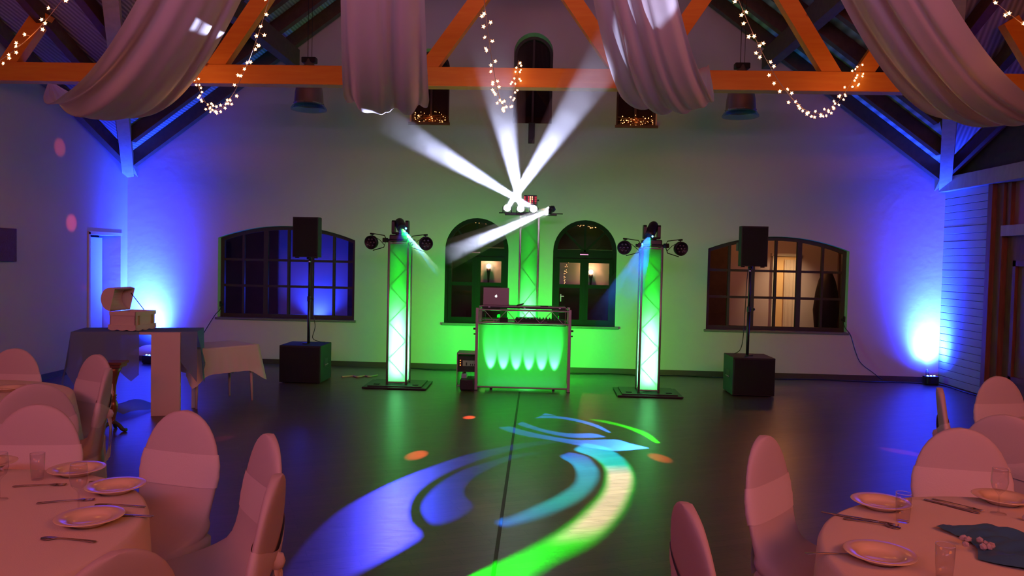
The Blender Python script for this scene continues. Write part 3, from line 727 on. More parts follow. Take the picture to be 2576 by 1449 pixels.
GEL_CYAN = gel('cyan_gel', [(0, (.006, .006, .22)), (.3, (.0, .36, .34)), (.75, (.0, .42, .75)), (1, (.02, .02, .6))])
GEL_GREEN = gel('green_gel', [(0, (.0, .8, .0)), (.30, (.0, 1, .0)), (.40, (1, 1, .6)), (.72, (1, 1, .75)), (.80, (.0, .8, .75)), (1, (.003, .3, .9))])
GEL_EDGE = gel('green_edge_gel', [(0, (.0, .8, .0)), (.55, (.0, .9, .0)), (.80, (.0, .85, .1)), (.88, (.0, .5, .8)), (1, (.003, .3, .9))])
GEL_LIME = gel('lime_gel', [(0, (.004, .15, .0))])
def gobo(parent, c0, d, q, shapes, gels, f=.10, rad=.049):
    """opaque plate with holes: each floor outline is projected back through the lamp's focal point"""
    src = c0 + d*.055
    qi = q.to_3x3().inverted()
    def uv(p):
        v = qi @ (Vector((p[0], p[1], 0))-src)
        return (v.x/v.z, v.y/v.z)
    P = {k: [uv(p) for p in smooth_closed(v)] for k, v in shapes.items()}
    mx = max(math.hypot(*p) for v in P.values() for p in v)
    f = .078
    holes = [[(x*f, y*f) for x, y in v] for v in P.values()]
    outer = [(rad*math.cos(2*PI*k/40), rad*math.sin(2*PI*k/40)) for k in range(40)]
    z = .055+f-.0
    bm = B(); poly_holes(bm, outer, holes, lambda x, y: q.to_3x3() @ Vector((x, y, z)))
    o = finish('gobo_plate', bm, MT['blackm'], parent, loc=(0, 0, .19))
    for (k, sh), h in zip(shapes.items(), holes):
        area = sum(h[k-1][0]*h[k][1]-h[k][0]*h[k-1][1] for k in range(len(h)))
        hx = inset(h, -.00035 if area > 0 else .00035); dz = .0015; sc_ = (f+dz)/f
        W_ = lambda x, y: q.to_3x3() @ Vector((x*sc_, y*sc_, z+dz))
        core = hx
        if k == 'C1':
            core = inset(hx, .00055 if area > 0 else -.00055)
            bm = B(); a_ = [bm.verts.new(W_(*p)) for p in hx]; b_ = [bm.verts.new(W_(*p)) for p in core]; n_ = len(hx)
            for e_ in range(n_): bm.faces.new((a_[e_], a_[(e_+1) % n_], b_[(e_+1) % n_], b_[e_]))
            ge = bpy.data.meshes.new('edge_filter'); bm.to_mesh(ge); bm.free(); ge.materials.append(GEL_EDGE)
            eo = bpy.data.objects.new('edge_filter', ge); COL.objects.link(eo); eo.parent = o
            pp = smooth_closed(sh); y0_, y1_ = min(p[1] for p in pp), max(p[1] for p in pp)
            at = ge.attributes.new('grade', 'FLOAT', 'POINT')
            for e_ in range(2*n_): at.data[e_].value = (pp[e_ % n_][1]-y0_)/(y1_-y0_)
        bm = B(); vs = [bm.verts.new(W_(*p)) for p in core]
        tris = tessellate_polygon([[Vector((x, y, 0)) for x, y in core]])
        for tr in tris: bm.faces.new([vs[i] for i in tr])
        g = finish('colour_filter', bm, gels[k], o)
        pts = smooth_closed(sh); ys = [p[1] for p in pts]; a0, a1 = min(ys), max(ys)
        at = g.data.attributes.new('grade', 'FLOAT', 'POINT')
        for i, p in enumerate(pts): at.data[i].value = (p[1]-a0)/(a1-a0)
    return src, f, mx
def smooth_closed(P, n=3):
    out = []; L = len(P)
    for i in range(L):
        p0, p1, p2, p3 = [Vector(P[(i+j) % L]) for j in (-1, 0, 1, 2)]
        # keep sharp tips sharp
        e1, e2 = (p1-p0).normalized(), (p2-p1).normalized()
        e3 = (p3-p2).normalized()
        s1 = e1.dot(e2) > .3; s2 = e2.dot(e3) > .3
        m1 = (p2-p0)*.5 if s1 else (p2-p1); m2 = (p3-p1)*.5 if s2 else (p2-p1)
        for k in range(n):
            t = k/n; h = (2*t**3-3*t*t+1)*p1+(t**3-2*t*t+t)*m1+(-2*t**3+3*t*t)*p2+(t**3-t*t)*m2
            out.append((h.x, h.y))
    return out
for (tx, ty, sd) in ((-1.775, 9.45, 'L'), (1.315, 9.38, 'R')):
    tb = thing('lamp_bar', 'black T-bar on top of the %s truss tower' % ('left' if sd == 'L' else 'right'), 'lamp bar', (tx, ty, 1.80), 0, 'lamp bars')
    bm = B(); box(bm, -.155, .155, -.13, .13, 0, .016, bev=.003); rod(bm, (-.20, -.10, .012), (.20, -.10, .012), .018); finish('bar', bm, MT['blackm'], tb)
    for s in (-1, 1): par((tx, ty-.10, 1.81+.03), s)
AIML, AIMR = (-.25, 5.1, 0), (.28, 7.25, 0)
tL, cL, dL, qL = moving_head(-1.775, 9.42, 1.818, AIML, 'moving head lamp on the left tower with pale blue lens glow', (.10, .55, 1))
srcL, fL, mL = gobo(tL, cL, dL, qL, LOW, {'C1': GEL_GREEN, 'C2': GEL_CYAN, 'C3': GEL_BLUE, 'C4': GEL_BLUE_PALE})
tR, cR, dR, qR = moving_head(1.315, 9.35, 1.818, AIMR, 'moving head lamp on the right tower throwing a blue beam down left', (.15, .7, 1))
srcR, fR, mR = gobo(tR, cR, dR, qR, UPP, {'C7': GEL_SKY, 'C8': GEL_SKY, 'C5': GEL_SKY, 'C6': GEL_SKY, 'C9': GEL_LIME})
gobo_spot('gobo_light_left', srcL, srcL+dL, (1, 1, 1), 26000, 2*math.degrees(math.atan(mL))+9)
gobo_spot('gobo_light_right', srcR, srcR+dR, (1, 1, 1), 10500, 2*math.degrees(math.atan(mR))+9)

# ------------------------------------------------------------------ white beam bar on the centre tower
bx = thing('beam_bar', 'black four-head beam bar on the centre tower with blinding white lenses', 'beam bar', (-.19, 10.20, 2.20), 0)
bm = B(); box(bm, -.33, .36, -.05, .05, .0, .035, bev=.004); finish('bar_body', bm, MT['blackm'], bx)
bm = B(); rod(bm, (-.41, 0, .03), (-.33, 0, .03), .008); rod(bm, (.36, 0, .03), (.44, 0, .03), .008); box(bm, -.05, .05, -.04, .04, -.015, 0); finish('hanger', bm, MT['blackm'], bx)
HEADS = [(-.486, 2.285, (.62, 4.75, 3.26)), (-.307, 2.28, (-.42, 5.0, 3.2)), (-.134, 2.28, (-1.52, 6.3, 2.84)), (.075, 2.265, (-1.23, 9.90, 1.66))]
for i, (hx, hz, tg) in enumerate(HEADS):
    src = Vector((hx, 10.08 if i < 3 else 9.99, hz)); d = (Vector(tg)-src).normalized(); q = d.to_track_quat('Z', 'Y').to_matrix().to_4x4()
    bm = B(); lathe(bm, [(0, -.075), (.03, -.072), (.045, -.04), (.047, 0), (.040, .002)], 20, mtx=q); rod(bm, (-.052, 0, -.0), (.052, 0, -.0), .010)
    for s in (-1, 1):
        if i < 3: box(bm, s*.055-.006, s*.055+.006, -.02, .10, -.06, .02)
        else: box(bm, -.02, .02, s*.055-.006, s*.055+.006, -.06, .02)
    hd = finish('beam_head', bm, MT['blackm'], bx, True); hd.location = src-Vector((-.19, 10.20, 2.20))
    bm = B(); lathe(bm, [(.0, .048), (.02, .044), (.036, .032), (.045, .014), (.045, .002)], 20, mtx=q)
    if i == 3: bmesh.ops.create_uvsphere(bm, u_segments=16, v_segments=10, radius=.046, matrix=Matrix.Translation(q @ Vector((0, 0, .008))))
    finish('lens', bm, emis('white_lens', (.95, .97, 1), 30), hd, True)
    light('white_beam_%d' % i, 'SPOT', src+d*.055, (.56, .60, 1), (66000, 66000, 66000, 20000)[i], tg, spot_size=R((4.2, 4.2, 4.2, 10)[i]), spot_blend=.25, shadow_soft_size=.022)
# derby effect lamp
db = thing('derby_lamp', 'small box lamp with curved red glowing LED front on the centre tower', 'effect lamp', (-.185, 10.22, 2.335))
bm = B(); extrude_outline(bm, [(-.085, .05), (.085, .05), (.085, -.03), (.045, -.055), (0, -.062), (-.045, -.055), (-.085, -.03)], lambda x, y: Vector((x, y, 0)), lambda x, y: Vector((x, y, .135))); finish('housing', bm, MT['blackm'], db)
bm = B(); box(bm, -.095, -.088, -.02, .02, -.05, .08); box(bm, .088, .095, -.02, .02, -.05, .08); box(bm, -.095, .095, -.02, .02, -.10, -.09); rod(bm, (.09, 0, .07), (.115, 0, .07), .012); finish('yoke', bm, MT['blackm'], db)
redm = [emis('red_led', (1, .03, .06), 1.6), emis('red_led_hot', (1, .25, .12), 5), emis('red_led_dim', (.8, .03, .08), .5)]
for j in range(7):
    for i in range(4):
        x = -.072+.024*j; y = -.064+abs(x)*.38
        bm = B(); box(bm, x-.007, x+.007, y-.004, y+.004, .018+i*.027, .018+i*.027+.019)
        finish('led_cell', bm, redm[1] if (j in (3, 4) and i > 1) or (j == 3) else (redm[2] if i == 0 else redm[0]), db)
for i, tg in enumerate([(-.989, 6.117, 0), (-.71, 7.658, 0), (1.0, 6.277, 0), (2.005, 8.352, 0), (3.178, 6.75, 0), (-2.78, 6.43, 0), (-6.13, 9.70, 1.96), (-6.13, 9.46, 2.90), (-6.13, 9.96, 1.02)]):
    pw = (6000, 3500, 6000, 3500, 2600, 900, 700, 420, 420)[i]
    sx_ = -.25+.015*i
    light('derby_beam', 'SPOT', (sx_, 10.13, 2.40), (1, .10, .04), pw, tg, spot_size=R(2.3 if i < 6 else 2.6), spot_blend=.8, shadow_soft_size=.006)

# ------------------------------------------------------------------ wall uplights
def uplight(x, y, tgt, lab, P, rz):
    t = thing('uplight', lab, 'uplight', (x, y, 0), rz)
    bm = B(); box(bm, -.085, .085, -.06, .06, .015, .12, bev=.008); finish('housing', bm, MT['blackm'], t)
    bm = B(); box(bm, -.095, -.087, -.02, .02, 0, .10); box(bm, .087, .095, -.02, .02, 0, .10); box(bm, -.095, .095, -.03, .03, 0, .008); finish('stand_bracket', bm, MT['blackm'], t)
    for k in range(3):
        bm = B(); bmesh.ops.create_uvsphere(bm, u_segments=10, v_segments=6, radius=.016, matrix=Matrix.Translation((-.05+.05*k, -.005, .118))); finish('led_lens', bm, emis('blue_led', (.2, .55, 1), 8), t)
    bm = B(); tube(bm, smooth_pts([(.02, .05, .06), (.03, .10, .16), (.0, .09, .20), (-.02, .07, .10)], 4), .006); finish('cable_loop', bm, MT['cable'], t)
    o = light('uplight_beam', 'SPOT', (x, y, .15), (.012, .045, 1), P, tgt, spot_size=R(150), spot_blend=1.0, shadow_soft_size=.03)
    l = o.data; l.use_nodes = True; nt = l.node_tree; e = nt.nodes['Emission']
    tc = nt.nodes.new('ShaderNodeTexCoord'); sp = nt.nodes.new('ShaderNodeSeparateXYZ'); nt.links.new(tc.outputs['Normal'], sp.inputs[0])
    ab = nt.nodes.new('ShaderNodeMath'); ab.operation = 'ABSOLUTE'; nt.links.new(sp.outputs['Z'], ab.inputs[0])
    pw = nt.nodes.new('ShaderNodeMath'); pw.operation = 'POWER'; pw.inputs[1].default_value = 12; nt.links.new(ab.outputs[0], pw.inputs[0])
    ad = nt.nodes.new('ShaderNodeMath'); ad.operation = 'MULTIPLY_ADD'; ad.inputs[1].default_value = 1.0; ad.inputs[2].default_value = .008; nt.links.new(pw.outputs[0], ad.inputs[0])
    nt.links.new(ad.outputs[0], e.inputs['Strength'])
    return t
uplight(5.42, 10.78, (5.50, 10.98, .62), 'small black uplight on the floor in the right corner washing it blue', 7600, R(10))
uplight(-5.62, 10.72, (-5.76, 10.95, .70), 'small uplight on the floor behind the gift table in the left corner', 6200, R(-15))

# ------------------------------------------------------------------ DJ booth
BX0, BX1, BY = -.79, .35, 9.28
bt = thing('dj_booth', 'aluminium truss booth with green glowing cloth front', 'booth', ((BX0+BX1)/2, BY+.25, 0))
ox = (BX0+BX1)/2; oy = BY+.25
def L_(x, y, z): return (x-ox, y-oy, z)
for x in (BX0+.005, BX1-.005):
    for y in (BY, BY+.5):
        bm = B(); box(bm, x-.018-ox, x+.018-ox, y-.018-oy, y+.018-oy, .008, 1.012, bev=.003); lg = finish('post', bm, MT['alu'], bt)
        bm = B(); box(bm, x-.022-ox, x+.022-ox, y-.022-oy, y+.022-oy, 0, .010); finish('foot', bm, MT['blackm'], lg)
        if y == BY:
            s = -1 if x < 0 else 1
            bm = B(); rod(bm, L_(x+s*.018, y, .755), L_(x+s*.045, y, .755), .012); rod(bm, L_(x+s*.018, y, .69), L_(x+s*.04, y, .69), .009); finish('knob', bm, MT['blackm'], lg)
for y in (BY, BY+.5):
    for z in (.832, .992, .045):
        bm = B(); rod(bm, L_(BX0+.02, y, z), L_(BX1-.02, y, z), .011, n=10); finish('rail', bm, MT['alu'], bt)
bm = B(); n = 8; xs = [BX0+.09+(BX1-BX0-.18)*k/7 for k in range(8)]
for k in range(7): rod(bm, L_(xs[k], BY, .985 if k % 2 == 0 else .838), L_(xs[k+1], BY, .838 if k % 2 == 0 else .985), .0045, n=6)
for x in (BX0+.06, BX1-.06): rod(bm, L_(x, BY, .835), L_(x, BY, .99), .0045, n=6)
finish('truss_diagonals', bm, MT['alu'], bt)
for x in (BX0+.02, BX1-.02):
    for z in (.832, .992, .045):
        bm = B(); rod(bm, L_(x, BY, z), L_(x, BY+.5, z), .010, n=8); finish('side_rail', bm, MT['alu'], bt)
bm = B(); box(bm, -.52, .52, -.22, .24, .80, .818, bev=.002); finish('lower_deck', bm, MT['blackm'], bt)
bm = B(); box(bm, -.51, .51, -.245, .06, 1.012, 1.040, bev=.003); dk = finish('upper_shelf', bm, MT['blackm'], bt)
bm = B()
for y in (-.247,): box(bm, -.512, .512, y-.003, y+.003, 1.034, 1.043)
finish('shelf_edge', bm, MT['alu'], dk)
for x in (-.42, .01, .44):
    bm = B(); box(bm, x-.012, x+.012, -.252, -.246, 1.020, 1.030); finish('edge_clip', bm, MT['steel'], dk)
# front cloth
bm = B(); g = []
for i in range(25):
    row = []
    for j in range(25):
        u, v = j/24, i/24
        row.append(bm.verts.new((BX0+.03+(BX1-BX0-.06)*u-ox, BY-.006+.010*math.sin(PI*u)*math.sin(PI*v)-oy, .055+.755*v)))
    g.append(row)
for i in range(24):
    for j in range(24): bm.faces.new((g[i][j], g[i][j+1], g[i+1][j+1], g[i+1][j]))
finish('front_cloth', bm, MT['screen'], bt, True)
# LED bar inside
lb = thing('led_bar', 'long LED bar on the floor behind the booth cloth', 'LED bar', (ox, BY+.115, 0))
bm = B(); box(bm, -.46, .46, -.035, .035, .03, .085, bev=.004); finish('bar_body', bm, MT['blackm'], lb)
for fx in (-.40, .37):
    bm = B(); box(bm, fx, fx+.03, -.045, .045, 0, .03); finish('foot', bm, MT['blackm'], lb)
gl = emis('green_led', (.1, 1, .35), 10)
for k in range(12):
    x = -.425+.85*k/11
    bm = B(); bmesh.ops.create_uvsphere(bm, u_segments=8, v_segments=6, radius=.012, matrix=Matrix.Translation((x, -.028, .085))); finish('led_lens', bm, gl, lb)
for k in range(6):
    x = -.39+.78*k/5
    light('led_bar_light', 'SPOT', (ox+x, BY+.095, .105), (.045, 1, .12), 130, (ox+x, BY+.095-.12, .105+.40), spot_size=R(28), spot_blend=.7, shadow_soft_size=.008)
light('booth_green_glow', 'AREA', (ox, BY+.54, .42), (.0, 1, .02), 78, (ox, BY+2.0, .42), shape='RECTANGLE', size=1.0, size_y=.6)  # area light added for the glow off the cloth's back
light('booth_inner_fill', 'AREA', (ox, BY+.46, .50), (.0, 1, .0), 3.6, (ox, BY-.2, .55), shape='RECTANGLE', size=.9, size_y=.5)
# laptop
lt = thing('laptop', 'open silver laptop with a white fruit emblem on the lid, on the booth shelf', 'laptop', (-.563, BY+.06, 1.042))
bm = B(); box(bm, -.158, .158, -.0, .215, .0, .012, bev=.004); finish('keyboard_base', bm, MT['alu'], lt)
mlid = mat('laptop_lid', (.20, .17, .165), .45, metal=.3)
rot = Matrix.Rotation(R(-4), 4, 'X')
bm = B(); box(bm, -.158, .158, -.006, 0, .006, .218, mtx=rot, bev=.002); ld = finish('lid', bm, mlid, lt)
bm = B(); pts = []
for k in range(48):
    a = 2*PI*k/48; r = .0155*(1+.05*math.cos(2*a)); x = r*math.cos(a)*.95; z = r*math.sin(a)
    if z > 0: z -= .0045*math.exp(-(x/.004)**2)
    else: z += .002*math.exp(-(x/.004)**2)
    if x > 0:
        dd = math.hypot(x-.0215, z-.002)
        if dd < .0105: x = .0215-math.sqrt(max(0, .0105**2-(z-.002)**2))
    pts.append((x, z))
F = lambda y: (lambda x, z: rot @ Vector((x, y, z+.112)))
extrude_outline(bm, pts, F(-.0066), F(-.0074))
leaf = [(.001+.0075*t-.0022*math.sin(PI*t)*s, .0125+.0095*t+.0022*math.sin(PI*t)*s) for s, ts in ((1, [0, .25, .5, .75, 1]), (-1, [.75, .5, .25])) for t in ts]
extrude_outline(bm, leaf, F(-.0066), F(-.0074))
finish('emblem', bm, emis('white_emblem', (1, 1, 1), 1.6), ld)
# phone-like box and small tray on the shelf
bm = B(); box(bm, -.045, .045, -.03, .03, 0, .016, mtx=Matrix.Rotation(R(-16), 4, 'Y'), bev=.003)
o = finish('handset', bm, MT['black']); o.location = (-.262, BY+.02, 1.053); tag(o, 'small black device lying tilted on the booth shelf right of the laptop', 'device')
bm = B(); box(bm, -.048, .048, -.04, .04, 0, .010, bev=.003); o = finish('flat_box', bm, MT['black']); o.location = (.03, BY+.03, 1.043); tag(o, 'flat black box on the right half of the booth shelf', 'box')
# controller + mixer
ct = thing('dj_controller', 'long black controller with knobs on the lower booth deck', 'controller', (-.02, BY+.18, .819))
bm = B(); box(bm, -.31, .30, -.14, .14, 0, .055, bev=.006); cb = finish('body', bm, MT['black'], ct)
bm = B(); box(bm, -.30, -.02, -.13, .12, .055, .072, bev=.004); finish('deck', bm, MT['blackm'], ct)
for k in range(7):
    bm = B(); x = -.0+.040*k; rod(bm, (x, -.10, .055), (x, -.10, .088), .0085, .007, n=10); finish('knob', bm, MT['blackm'], cb)
for k in range(6):
    bm = B(); x = -.28+.045*k; box(bm, x-.012, x+.012, -.12, -.09, .072, .078); finish('pad', bm, MT['grille'], ct)
bm = B(); box(bm, .0, .09, -.1435, -.14, .016, .019); box(bm, .005, .09, -.1435, -.14, .034, .037); finish('label_strip', bm, MT['steel'], ct)
# water bottle
wb = thing('water_bottle', 'clear plastic bottle standing at the left end of the lower booth deck', 'bottle', (-.715, BY+.06, .819))
bm = B(); lathe(bm, [(.001, 0), (.027, .001), (.030, .01), (.0295, .05), (.027, .06), (.0295, .07), (.030, .10), (.022, .125), (.011, .14), (.011, .15)], 18); finish('bottle_body', bm, glass_mat('green_tinted_plastic', (.75, .95, .8), .08), wb, True)  # plastic with a slight green tint
bm = B(); rod(bm, (0, 0, .15), (0, 0, .163), .0125, n=12); finish('cap', bm, MT['white_paint'], wb)
# small black monitor behind
bm = B(); box(bm, -.05, .05, -.03, .03, 0, .065, bev=.004); o = finish('power_unit', bm, MT['black']); o.location = (-.47, BY+.22, .819); tag(o, 'small dark box on the lower booth deck behind the bottle', 'box')
# amplifier rack and fog machine
am = thing('amplifier_rack', 'small rack with display and orange lamps on the floor left behind the booth', 'rack', (-.935, BY+.40, 0))
bm = B(); box(bm, -.11, .13, -.12, .16, .18, .38, bev=.004); rb = finish('case', bm, MT['black'], am)
bm = B(); box(bm, -.12, -.11, -.13, .16, .0, .42); box(bm, .13, .14, -.13, .16, .0, .42); box(bm, -.12, .14, -.13, .16, .405, .42); box(bm, -.12, .14, -.13, .16, .0, .015); finish('rack_frame', bm, MT['alu'], am)
bm = B(); box(bm, -.045, .13, -.124, -.12, .255, .325); finish('display', bm, mat('rack_display', (.35, .4, .36), .5), rb)
bm = B(); 
for a, b_ in ((-.035, -.02), (.02, .03), (.045, .055), (.07, .08), (.095, .105)): box(bm, a+.03, b_+.03, -.128, -.124, .262, .30 if a < 0 else .285)
finish('display_marks', bm, MT['black'], rb)
for k in range(3):
    bm = B(); rod(bm, (-.075, -.123, .265+.03*k), (-.075, -.129, .265+.03*k), .007, n=8); finish('indicator', bm, emis('orange_indicator', (1, .28, .05), 2.2), rb)
fm = thing('fog_machine', 'black fog machine with blue can and curved hose, left of the booth', 'fog machine', (-.888, BY+.03, 0))
bm = B(); box(bm, -.085, .085, -.14, .16, .012, .145, bev=.014); fb = finish('body', bm, MT['black'], fm)
bm = B(); rod(bm, (0, -.139, .085), (0, -.15, .085), .012, n=12); finish('nozzle', bm, MT['blackm'], fb)
bm = B(); box(bm, -.075, -.01, -.06, .06, .145, .20, bev=.006); finish('fluid_can', bm, mat('blue_can', (.30, .50, .58), .4), fm)
bm = B(); rod(bm, (-.045, 0, .20), (-.045, 0, .222), .022, n=14); finish('can_cap', bm, MT['blackm'], fm)
bm = B(); tube(bm, smooth_pts([(-.045, 0, .222), (-.02, 0, .245), (.015, 0, .235), (.035, 0, .20), (.035, 0, .16)], 5), .005); rod(bm, (.035, 0, .145), (.035, 0, .17), .012); finish('hose', bm, MT['tglass'], fm)
for x in (-.06, .06):
    bm = B(); box(bm, x-.015, x+.015, -.1, .1, 0, .012); finish('foot', bm, MT['blackm'], fm)

# ------------------------------------------------------------------ loudspeakers
def speaker(x, y, z0, z1, lab):
    t = thing('loudspeaker', lab, 'loudspeaker', (x, y, z0), 0, 'tops on poles')
    bm = B(); h = z1-z0
    extrude_outline(bm, [(-.16, -.16), (.16, -.16), (.165, -.05), (.11, .17), (-.11, .17), (-.165, -.05)], lambda a, b_: Vector((a, b_, .008)), lambda a, b_: Vector((a, b_, h)))
    bd = finish('cabinet', bm, MT['black'], t)
    bm = B(); box(bm, -.150, .150, -.170, -.161, .02, h-.015, bev=.003); finish('grille', bm, MT['grille'], t)
    bm = B()
    for px in (-.12, .12): box(bm, px-.02, px+.02, -.12, -.08, -.004, .008)
    rod(bm, (0, 0, -.02), (0, 0, .01), .03); finish('feet', bm, MT['blackm'], t)
    bm = B(); box(bm, -.17, -.16, -.05, .05, h*.5-.05, h*.5+.05); finish('handle', bm, MT['blackm'], t)
    return t
def subwoofer(x0, x1, y0, y1, h, side, lab):
    t = thing('subwoofer', lab, 'subwoofer', ((x0+x1)/2, (y0+y1)/2, 0), 0, 'subwoofers')
    a, b_ = (x1-x0)/2, (y1-y0)/2
    bm = B(); box(bm, -a, a, -b_+.015, b_, .012, h, bev=.006); cb = finish('cabinet', bm, MT['black'], t)
    bm = B(); box(bm, -a+.012, a-.012, -b_, -b_+.014, .03, h-.02, bev=.003); finish('grille', bm, MT['grille'], t)
    for s in (-1, 1):
        bm = B(); X = s*a
        box(bm, X-.004, X+.004, -.09, .07, h*.40, h*.62, bev=.002); pl_ = finish('handle_plate', bm, MT['blackm'], t)
        bm = B(); tube(bm, [(X, -.05, h*.45), (X+s*.018, -.045, h*.47), (X+s*.018, .03, h*.47), (X, .035, h*.45)], .006); finish('grip', bm, MT['alu'], pl_)
    for p in ((-a+.05, -b_+.06), (a-.05, -b_+.06), (-a+.05, b_-.05), (a-.05, b_-.05)):
        bm = B(); rod(bm, (*p, 0), (*p, .014), .02, n=10); finish('foot', bm, MT['blackm'], t)
    bm = B(); rod(bm, (0, 0, h), (0, 0, h+.012), .045, n=14); finish('pole_socket', bm, MT['blackm'], t)
    return t
def pole(x, y, z0, z1, lab):
    t = thing('speaker_pole', lab, 'speaker pole', (x, y, z0), 0, 'speaker poles')
    h = z1-z0
    bm = B(); rod(bm, (0, 0, 0), (0, 0, h*.52), .0185, n=14); finish('outer_tube', bm, MT['blackm'], t, True)
    bm = B(); rod(bm, (0, 0, h*.5), (0, 0, h), .014, n=14); finish('inner_tube', bm, MT['blackm'], t, True)
    bm = B(); rod(bm, (0, 0, h*.5), (0, 0, h*.56), .024, n=14); rod(bm, (.0, 0, h*.53), (.05, -.02, h*.53), .006); bmesh.ops.create_uvsphere(bm, u_segments=10, v_segments=6, radius=.017, matrix=Matrix.Translation((.055, -.02, h*.53))); finish('clamp_knob', bm, MT['blackm'], t)
    bm = B(); rod(bm, (0, 0, h-.035), (0, 0, h-.02), .018, n=14); finish('steel_ring', bm, MT['steel'], t)
subwoofer(-3.27, -2.745, 9.38, 9.88, .475, 1, 'black subwoofer on the floor before the left window, carrying a speaker pole')
subwoofer(2.345, 2.855, 9.35, 9.85, .475, -1, 'black subwoofer on the floor before the right window, carrying a speaker pole')
pole(-2.97, 9.62, .487, 1.555, 'black pole between left subwoofer and the loudspeaker above it')
pole(2.575, 9.60, .487, 1.560, 'black pole between right subwoofer and the loudspeaker above it')
speaker(-2.978, 9.62, 1.575, 2.085, 'black loudspeaker on a pole in front of the left window')
speaker(2.578, 9.60, 1.580, 2.08, 'black loudspeaker on a pole in front of the right window')
# speaker cables
bm = B(); tube(bm, smooth_pts([(-2.97, 9.66, 1.58), (-2.95, 9.66, 1.4), (-2.94, 9.66, 1.2), (-2.93, 9.65, .9), (-2.90, 9.66, .70), (-2.93, 9.66, .55), (-2.86, 9.70, .50), (-2.80, 9.78, .485)]), .005)
tag(finish('speaker_cable', bm, MT['cable']), 'black cable hanging down the left speaker pole', 'cable')
bm = B(); tube(bm, smooth_pts([(2.57, 9.66, 1.585), (2.555, 9.655, 1.4), (2.545, 9.65, 1.1), (2.53, 9.65, .7), (2.50, 9.66, .54), (2.44, 9.70, .485)]), .005)
tag(finish('speaker_cable', bm, MT['cable']), 'black cable hanging down the right speaker pole', 'cable')
# sockets and power cords in the window reveals
for x, s, pts, lab in ((-4.757, 1, [(-4.74, 11.10, .83), (-4.745, 11.05, .77), (-4.80, 11.02, .70), (-4.95, 11.01, .45), (-5.05, 11.0, .25), (-5.1, 10.99, .02)], 'left'),
                       (4.337, -1, [(4.32, 11.10, .83), (4.33, 11.05, .74), (4.40, 11.02, .64), (4.47, 11.01, .42), (4.55, 11.0, .25), (4.72, 11.0, .12), (4.86, 10.99, .015)], 'right')):
    so = thing('power_socket', 'small black power socket in the reveal of the %s window' % lab, 'socket', (x, 11.12, .86))
    bm = B(); box(bm, -.006, .006, -.03, .03, -.04, .04, bev=.003); finish('socket_plate', bm, MT['black'], so)
    bm = B(); rod(bm, (.0, 0, -.01), (s*.03, 0, -.01), .017, n=10); finish('plug', bm, MT['black'], so)
    bm = B(); tube(bm, smooth_pts(pts), .0055); tag(finish('wall_cable', bm, MT['cable']), 'thin black cable running down the wall from the %s window' % lab, 'cable')
# floor cables along the wall
bm = B(); P = [(-2.2, 10.85, .006)]
for k in range(1, 24): P.append((-2.2+7.55*k/23, 10.90+.05*math.sin(k*2.1)+(-.05 if k > 20 else 0), .006))
tube(bm, smooth_pts(P, 4), .0065, 5); tag(finish('floor_cable', bm, MT['cable']), 'long black cable lying along the foot of the back wall', 'cable')
bm = B(); tube(bm, smooth_pts([(-2.62, 9.95, .01), (-2.5, 10.05, .012), (-2.42, 9.98, .012), (-2.35, 10.1, .012), (-2.28, 10.05, .01), (-2.2, 10.2, .008)], 5), .012, 6)
tag(finish('cable_bundle', bm, MT['wire']), 'loose pale cable bundle on the floor beside the left subwoofer', 'cable')
bm = B(); tube(bm, smooth_pts([(5.5, 10.80, .008), (5.56, 10.55, .008), (5.55, 10.1, .008), (5.60, 9.6, .008), (5.55, 9.0, .008)], 6), .008, 6)
tag(finish('floor_cable', bm, MT['cable']), 'black cable on the floor along the white boards from the right uplight', 'cable')

# ------------------------------------------------------------------ pendant lamps, picture
def pendant(x, y, z, lab):
    t = thing('pendant_lamp', lab, 'pendant lamp', (x, y, z), 0, 'bell pendants')
    bm = B(); lathe(bm, [(.05, .60), (.06, .53), (.075, .52), (.13, .30), (.155, .27), (.172, .18), (.180, .06), (.182, .03), (.172, .03), (.165, .18), (.14, .26), (.05, .29)], 28); finish('bell_shade', bm, MT['copper'], t, True)
    bm = B(); lathe(bm, [(.182, .035), (.20, .02), (.222, -.015), (.22, -.03), (.20, -.02), (.178, .02)], 28); finish('glass_rim', bm, glass_mat('blue_rim_glass', (.55, .75, .9), .1), t, True)
    for k in range(12):
        a = 2*PI*k/12
        bm = B(); bmesh.ops.create_icosphere(bm, subdivisions=1, radius=.008, matrix=Matrix.Translation((.188*math.cos(a), .188*math.sin(a), .045))); finish('rivet', bm, MT['steel'], t)
    bm = B(); lathe(bm, [(.0, .20), (.035, .19), (.045, .12), (.03, .05), (.0, .035)], 14); finish('lamp_bulb', bm, MT['tglass'], t, True)
    bm = B(); zc = zmain(x)-z; rod(bm, (-.02, 0, .58), (-.02, 0, zc-.1), .004, n=6); rod(bm, (.03, 0, .58), (.03, 0, zc-.1), .003, n=6); finish('cord', bm, MT['cable'], t)
    bm = B(); box(bm, -.09, .09, -.05, .05, .55, .62, bev=.01); finish('gear_box', bm, MT['blackm'], t)
pendant(-2.965, 9.5, 3.45, 'dark bell pendant lamp hanging left, below the pine beam')
pendant(2.37, 9.5, 3.44, 'dark bell pendant lamp hanging right, below the pine beam')
bm = B(); box(bm, XL+.002, XL+.035, 7.6, 8.62, 1.46, 1.84, bev=.004); o = finish('wall_picture', bm, mat('dark_red_picture', (.12, .022, .02), .8, bump=.8, bscale=60)); tag(o, 'dark red panel picture hanging on the left wall', 'picture')

